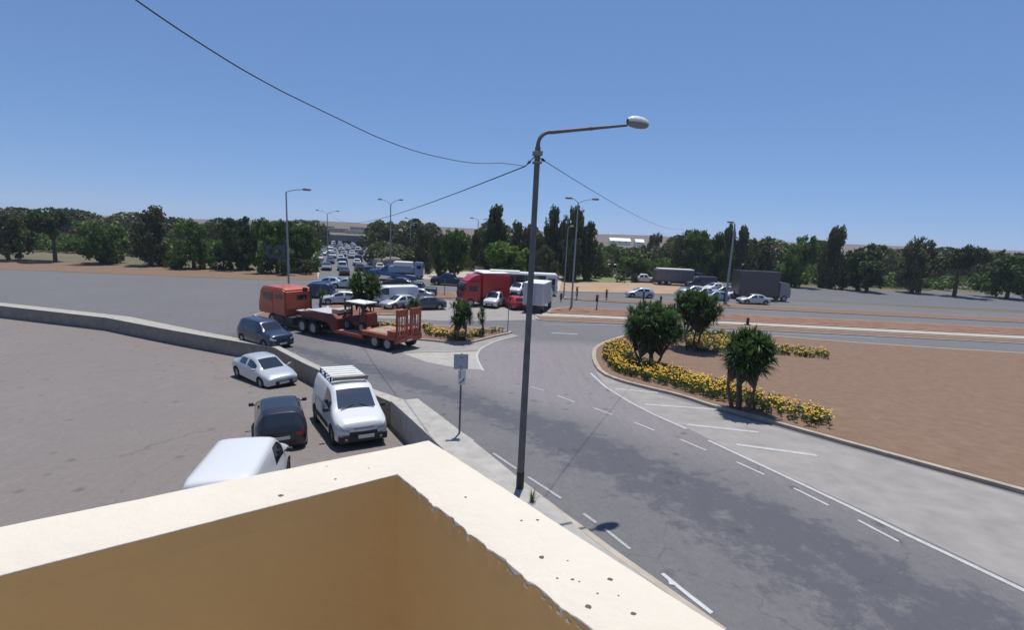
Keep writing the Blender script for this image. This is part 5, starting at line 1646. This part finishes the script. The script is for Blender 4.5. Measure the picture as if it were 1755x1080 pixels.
T(1000, 1040, 414, 476, 'low', 'green', 'lower green tree at the right foot of the round topped dark one', 12)
T(1025, 1062, 414, 462, 'low', 'green', 'small green tree in front of the hill with white buildings', 13)
T(1050, 1128, 424, 480, 'low', 'green', 'round dark tree with a bright top above the small pickup', 14, 13000)
T(1096, 1134, 396, 455, 'low', 'brown', 'olive tree standing proud of the hillside right of the white buildings', 15)
T(1118, 1172, 414, 470, 'low', 'brown', 'brown green tree behind the long dark lorry', 16)
T(1160, 1228, 385, 478, 'low', 'green', 'big full tree behind the long dark lorry', 17, 13000)
T(1140, 1180, 404, 476, 'tall', 'brown', 'darker narrow tree at the left shoulder of the big full tree', 4)
T(1218, 1262, 388, 482, 'tall', 'green', 'tall green tree just left of the grey lamp post at the right', 5, 11000)
T(1208, 1242, 404, 480, 'spire', 'dark', 'dark narrow tree between the big full tree and the tall green one', 4)
T(1244, 1282, 388, 484, 'tall', 'grey', 'pale green tree directly behind the grey lamp post at the right', 6)
T(1268, 1330, 398, 486, 'low', 'brown', 'brownish tree at the right edge behind the tall grey container', 18)
# the belt carries on to both sides
ex = [(1325, 1400, 396, 492, 'low', 'green', 19, 'broad green tree, first one right of the container lorry'), (1395, 1450, 388, 494, 'tall', 'brown', 7, 'tall thin tree, second one right of the container lorry'), (1440, 1530, 410, 500, 'low', 'dark', 20, 'broad dark tree, third one right of the container lorry'),
      (1525, 1600, 404, 502, 'low', 'brown', 21, 'olive tree, fourth one right of the container lorry'), (1590, 1680, 412, 508, 'pine', 'dark', 2, 'umbrella pine near the far right end of the tree belt'), (1670, 1780, 416, 512, 'low', 'green', 22, 'last broad green tree at the far right end of the belt'),
      (370, 450, 358, 462, 'low', 'dark', 23, 'dark broad tree, first one left of the single armed lamp'), (290, 375, 366, 460, 'low', 'green', 24, 'green broad tree, second one left of the single armed lamp'), (215, 300, 352, 456, 'tall', 'brown', 8, 'tall ragged tree, third one left of the single armed lamp'),
      (130, 225, 362, 452, 'low', 'green', 25, 'green tree, fourth one left of the single armed lamp'), (50, 140, 354, 448, 'pine', 'dark', 3, 'umbrella pine near the far left end of the tree belt'), (-30, 60, 358, 446, 'low', 'brown', 26, 'last olive tree at the far left end of the belt')]
for (x0, x1, yt, yb, kd, lc, vr_, lb) in ex: T(x0, x1, yt, yb, kd, lc, lb, vr_)
# hedge-like understorey behind the individual trees
def shrub(x0, x1, yt, yb, lc, label, var): T(x0, x1, yt, yb, 'low', lc, label, var, 5000, 'low shrubs at the feet of the trees')
shrub(1052, 1076, 466, 484, 'grey', 'pale dusty shrub left of the small white pickup', 30)
shrub(1074, 1096, 467, 484, 'grey', 'pale dusty shrub touching the small white pickup', 31)
shrub(1000, 1016, 466, 481, 'bright', 'small bright green shrub left of the coach', 32)
shrub(905, 935, 452, 480, 'grey', 'pale grey shrub behind the near lamp post, over the bus roof', 33)
shrub(1128, 1150, 446, 470, 'brown', 'olive shrub left of the long dark lorry', 34)
shrub(1036, 1062, 440, 470, 'dark', 'dark shrub above the coach', 35)
shrub(720, 745, 448, 470, 'dark', 'dark shrub behind the pale lorry', 36)
shrub(860, 895, 452, 476, 'brown', 'olive shrub under the wide light green tree', 37)
shrub(505, 545, 440, 470, 'brown', 'brown shrub at the foot of the tree by the motorway mouth', 38)
shrub(470, 510, 436, 472, 'dark', 'dark shrub at the left edge below the broad bright green tree', 39)
# distant wooded belt, hills
def belt(name, px0, px1, Y, h, seed, leaf, n_, m, label):
    rr = random.Random(seed); a = along(px0, 420, Y); b_ = along(px1, 420, Y); vs = []; fs = []; ts = []
    bumps = [(rr.random(), rr.uniform(.45, 1), rr.uniform(.015, .05)) for _ in range(46)]
    for j in range(n_):
        t, hh, w_ = rr.choice(bumps); d = norm_rand(rr)
        p = a.lerp(b_, min(1, max(0, t+d.x*w_))); z = gz(Y)+max(0, h*hh*(.5+.5*d.z)); p = Vector((p.x, p.y+d.y*9, z))
        u = norm_rand(rr)*leaf; v = u.cross(norm_rand(rr)).normalized()*leaf*.6; i = len(vs)
        vs += [p-u, p+v, p+u, p-v]; fs.append((i, i+1, i+2, i+3)); ts.append(min(1, max(0, (hash_(str(round(t, 3)))/97)*.6+rr.uniform(0, .4))))
    o = link(name, tinted(name, vs, fs, ts, m)); tag(o, label, 'wood', kind='stuff'); return o
belt('far_wood', 640, 1025, 150, 11.2, 1, .7, 20000, LM['brown'], 'far-off wood filling the gaps behind the trees in the middle')
belt('far_wood', 1025, 1140, 150, 6.6, 3, .6, 7000, LM['brown'], 'lower far-off wood below the hill with white buildings')
belt('far_wood', 1130, 1800, 150, 10.4, 4, .7, 26000, LM['brown'], 'far-off wood behind the trees at the right')
belt('far_wood', -100, 545, 150, 9.5, 2, .7, 22000, LM['brown'], 'far-off wood behind the trees at the left')

belt('undergrowth', 640, 1040, 112, 5.2, 11, .42, 16000, LM['brown'], 'rough undergrowth between the trunks of the middle trees')
belt('undergrowth', 1130, 1790, 118, 4.6, 12, .42, 18000, LM['green'], 'rough undergrowth between the trunks of the right trees')
belt('undergrowth', -100, 540, 108, 5.0, 13, .42, 18000, LM['green'], 'rough undergrowth between the trunks of the left trees')
def hill(name, pts, Y, m, depth_=260):
    """ridge: pts are (photo x, photo y) of the skyline; slopes down towards and away from the viewer"""
    mb = MB(); rows = [[], [], []]
    for x, y in pts:
        p = along(x, y, Y); rows[1].append(p); q = along(x, y, Y-depth_); rows[0].append(Vector((q.x, q.y, gz(99)-.5))); rows[2].append(Vector((p.x*1.25, p.y+depth_, gz(99)-.5)))
    n_ = len(pts); mb.add(rows[0]+rows[1]+rows[2], [(i, i+1, n_+i+1, n_+i) for i in range(n_-1)]+[(n_+i, n_+i+1, 2*n_+i+1, 2*n_+i) for i in range(n_-1)], 0, True)
    o = mb.build(name, m); tag(o, kind='structure'); return o
M['hill_near'] = mat('hillside_fields', (.105, .07, .05), .95, col2=(.15, .105, .075), vscale=.012)
M['hill_far'] = mat('far_hillside', (.085, .08, .07), .95, col2=(.13, .115, .095), vscale=.008)
hill('hills', [(-700, 350), (-300, 362), (100, 372), (380, 376), (500, 378), (545, 379), (600, 381), (640, 384), (760, 389), (900, 396), (1010, 401), (1060, 402), (1130, 404), (1180, 409), (1300, 413), (1500, 420), (1900, 436), (2400, 452)], 900, M['hill_near'])
hill('hills', [(300, 377), (480, 378), (530, 377), (580, 380), (625, 383), (660, 388), (700, 392)], 1500, M['hill_far'], 400)

# ================================================================== FAR STRUCTURES
# long white farm buildings on the hillside
M['farmwhite'] = mat('white_sheet_roof', (.85, .83, .78), .6)
def farm(x0, x1, y, Y, h, label):
    a = along(x0, y, Y); b_ = along(x1, y, Y); rt = empty('farm_building', ((a.x+b_.x)/2, Y, a.z-h), 0, label, 'building', 'white buildings on the hillside')
    L = b_.x-a.x
    part(rt, 'wall', M['whiteish'], ((0, 6, h*.5-6), (L, 12, h+12)))
    for k in range(int(L/8)): part(rt, 'window', M['glass'], ((-L/2+4+k*8, -.05, h*.55), (3.0, .1, 1.2)))
    prismpart(rt, 'roof', M['farmwhite'], [(-1, h-.5), (6, h+3.2), (13, h-.5), (13, h-.9), (-1, h-.9)], -L/2-.5, L/2+.5, 0).rotation_euler = (0, 0, pi/2)
farm(1046, 1081, 411.5, 620, 4.2, 'longer of two white farm buildings on the brown hillside')
farm(1090, 1104, 414, 620, 3.6, 'shorter of two white farm buildings on the brown hillside')
def block(x0, x1, ytop, Y, col, label, dpt=14, cat='building', floors=2):
    a = along(x0, ytop, Y); b_ = along(x1, ytop, Y); z0 = gz(99); L = b_.x-a.x; h = a.z-z0
    rt = empty('town_building', ((a.x+b_.x)/2, Y, z0), 0, label, cat, 'pale buildings at the end of the motorway')
    part(rt, 'wall', M[col], ((0, dpt/2, h/2), (L, dpt, h)))
    part(rt, 'roof', M['pavement'], ((0, dpt/2, h+.25), (L+.6, dpt+.6, .5)))
    for f in range(floors):
        for k in range(max(2, int(L/6))): part(rt, 'window', M['glass'], ((-L/2+3+k*6, -.06, h-2.4-f*3.6), (1.8, .1, 1.6)))
    return rt
block(592, 622, 395, 520, 'dust', 'long pale yellowish building at the end of the motorway, above the flyover')
block(562, 590, 391, 560, 'wallconc', 'brownish building left of the pale yellowish one')
block(600, 640, 389, 640, 'wallconc', 'faint grey brown building on the rise behind the pale yellowish one')
block(536, 566, 387, 600, 'hill_far', 'faint grey building next to the left tree')
# flyover across the motorway
a = along(548, 404, 205); b_ = along(632, 408, 205)
zt = along(590, 404, 205).z; z0 = gz(99)
M['bluegrey'] = mat('blue_grey_concrete', (.13, .135, .16), .9, var=.2, vscale=.15)
fo = empty('flyover', ((a.x+b_.x)/2, 205, z0), 0, 'dark blue grey flyover crossing the far end of the motorway', 'bridge')
L = b_.x-a.x+4
part(fo, 'deck', M['bluegrey'], ((0, 5, zt-z0-1.3), (L, 12, 1.8)))
part(fo, 'guard_wall', M['bluegrey'], ((0, -1.1, zt-z0-.2), (L, .3, .9)))
for k in range(5): part(fo, 'pier', M['bluegrey'], ((-L/2+3+k*(L-6)/4, 5, (zt-z0-2.2)/2), (.9, 6, zt-z0-2.2)), ch=.1)
part(fo, 'abutment', M['bluegrey'], ((L/2-2.5, 5.5, (zt-z0-2.2)/2), (5, 9, zt-z0-2.25)))
part(fo, 'back_wall', M['bluegrey'], ((0, 9.5, (zt-z0-2.2)/2), (L-.4, .5, zt-z0-2.3)))
# grey noise barrier beside the motorway
pa, pb = U(690, 448), U(634, 433)
bar = empty('noise_barrier', pa, 0, 'grey panelled noise barrier beside the motorway under the olive trees', 'barrier')
dv = Vector((pb.x-pa.x, pb.y-pa.y, 0)); L = dv.length; dv.normalize(); an = atan2(dv.y, dv.x)
bh = HT(pa, 420)
M['barrier'] = mat('barrier_panels', (.15, .155, .18), .8, var=.1, vscale=.5)
for k in range(10):
    c = dv*(L*(k+.5)/10); mb = MB(); mb.box((c.x, c.y, bh/2), (L/10-.15, .2, bh), an); mb.build('panel', M['barrier'], bar)
    c = dv*(L*k/10); mb = MB(); mb.box((c.x, c.y, bh/2+.1), (.3, .34, bh+.2), an); mb.build('post', M['bluegrey'], bar)
# pale low wall at the motorway mouth left, blue board under the left tree
pa = U(474, 470); sb = empty('blue_board', pa, 0, 'dark blue board standing in the shade under the left trees', 'board')
h_ = HT(pa, 418)
for x in (-.9, .9):
    mb = MB(); mb.tube([(x, 0, 0), (x, 0, h_)], .07, 8); mb.build('post', M['dark'], sb)
part(sb, 'board', P['darkblue'], ((0, -.08, h_-1.3), (3.2, .08, 2.2)), ch=.02)
# small cream kiosk walls glimpsed under the trees
for x0, x1, yt, yb, lb in ((812, 828, 455, 474, 'small cream wall glimpsed under the light green tree, left piece'), (850, 862, 457, 474, 'small cream wall glimpsed under the light green tree, right piece')):
    a = U(x0, yb+1); b_ = U(x1, yb+1); h_ = HT(a, yt); L = b_.x-a.x
    rt = empty('garden_wall', ((a.x+b_.x)/2, a.y+2, a.z), 0, lb, 'wall', 'cream walls under the trees')
    part(rt, 'wall', M['dust'], ((0, 0, h_/2*.8), (L, .3, h_*.8))); part(rt, 'coping', M['kerb_pale'], ((0, 0, h_*.8+.06), (L+.1, .4, .12)))

# ================================================================== HAZE
M['haze'] = bpy.data.materials.new('haze'); M['haze'].use_nodes = True
n = M['haze'].node_tree; n.nodes.clear()
vol = n.nodes.new('ShaderNodeVolumePrincipled'); vol.inputs['Color'].default_value = (.72, .82, 1, 1); vol.inputs['Density'].default_value = .00022; vol.inputs['Anisotropy'].default_value = .2
out = n.nodes.new('ShaderNodeOutputMaterial'); n.links.new(vol.outputs[0], out.inputs['Volume'])
HAZE = True
if HAZE:
    mb = MB(); mb.box((0, 2000, 50), (7600, 5600, 108)); o = mb.build('haze', M['haze']); tag(o, 'thin blue summer haze over the whole scene', 'haze', kind='stuff')
    SC.cycles.volume_bounces = 1
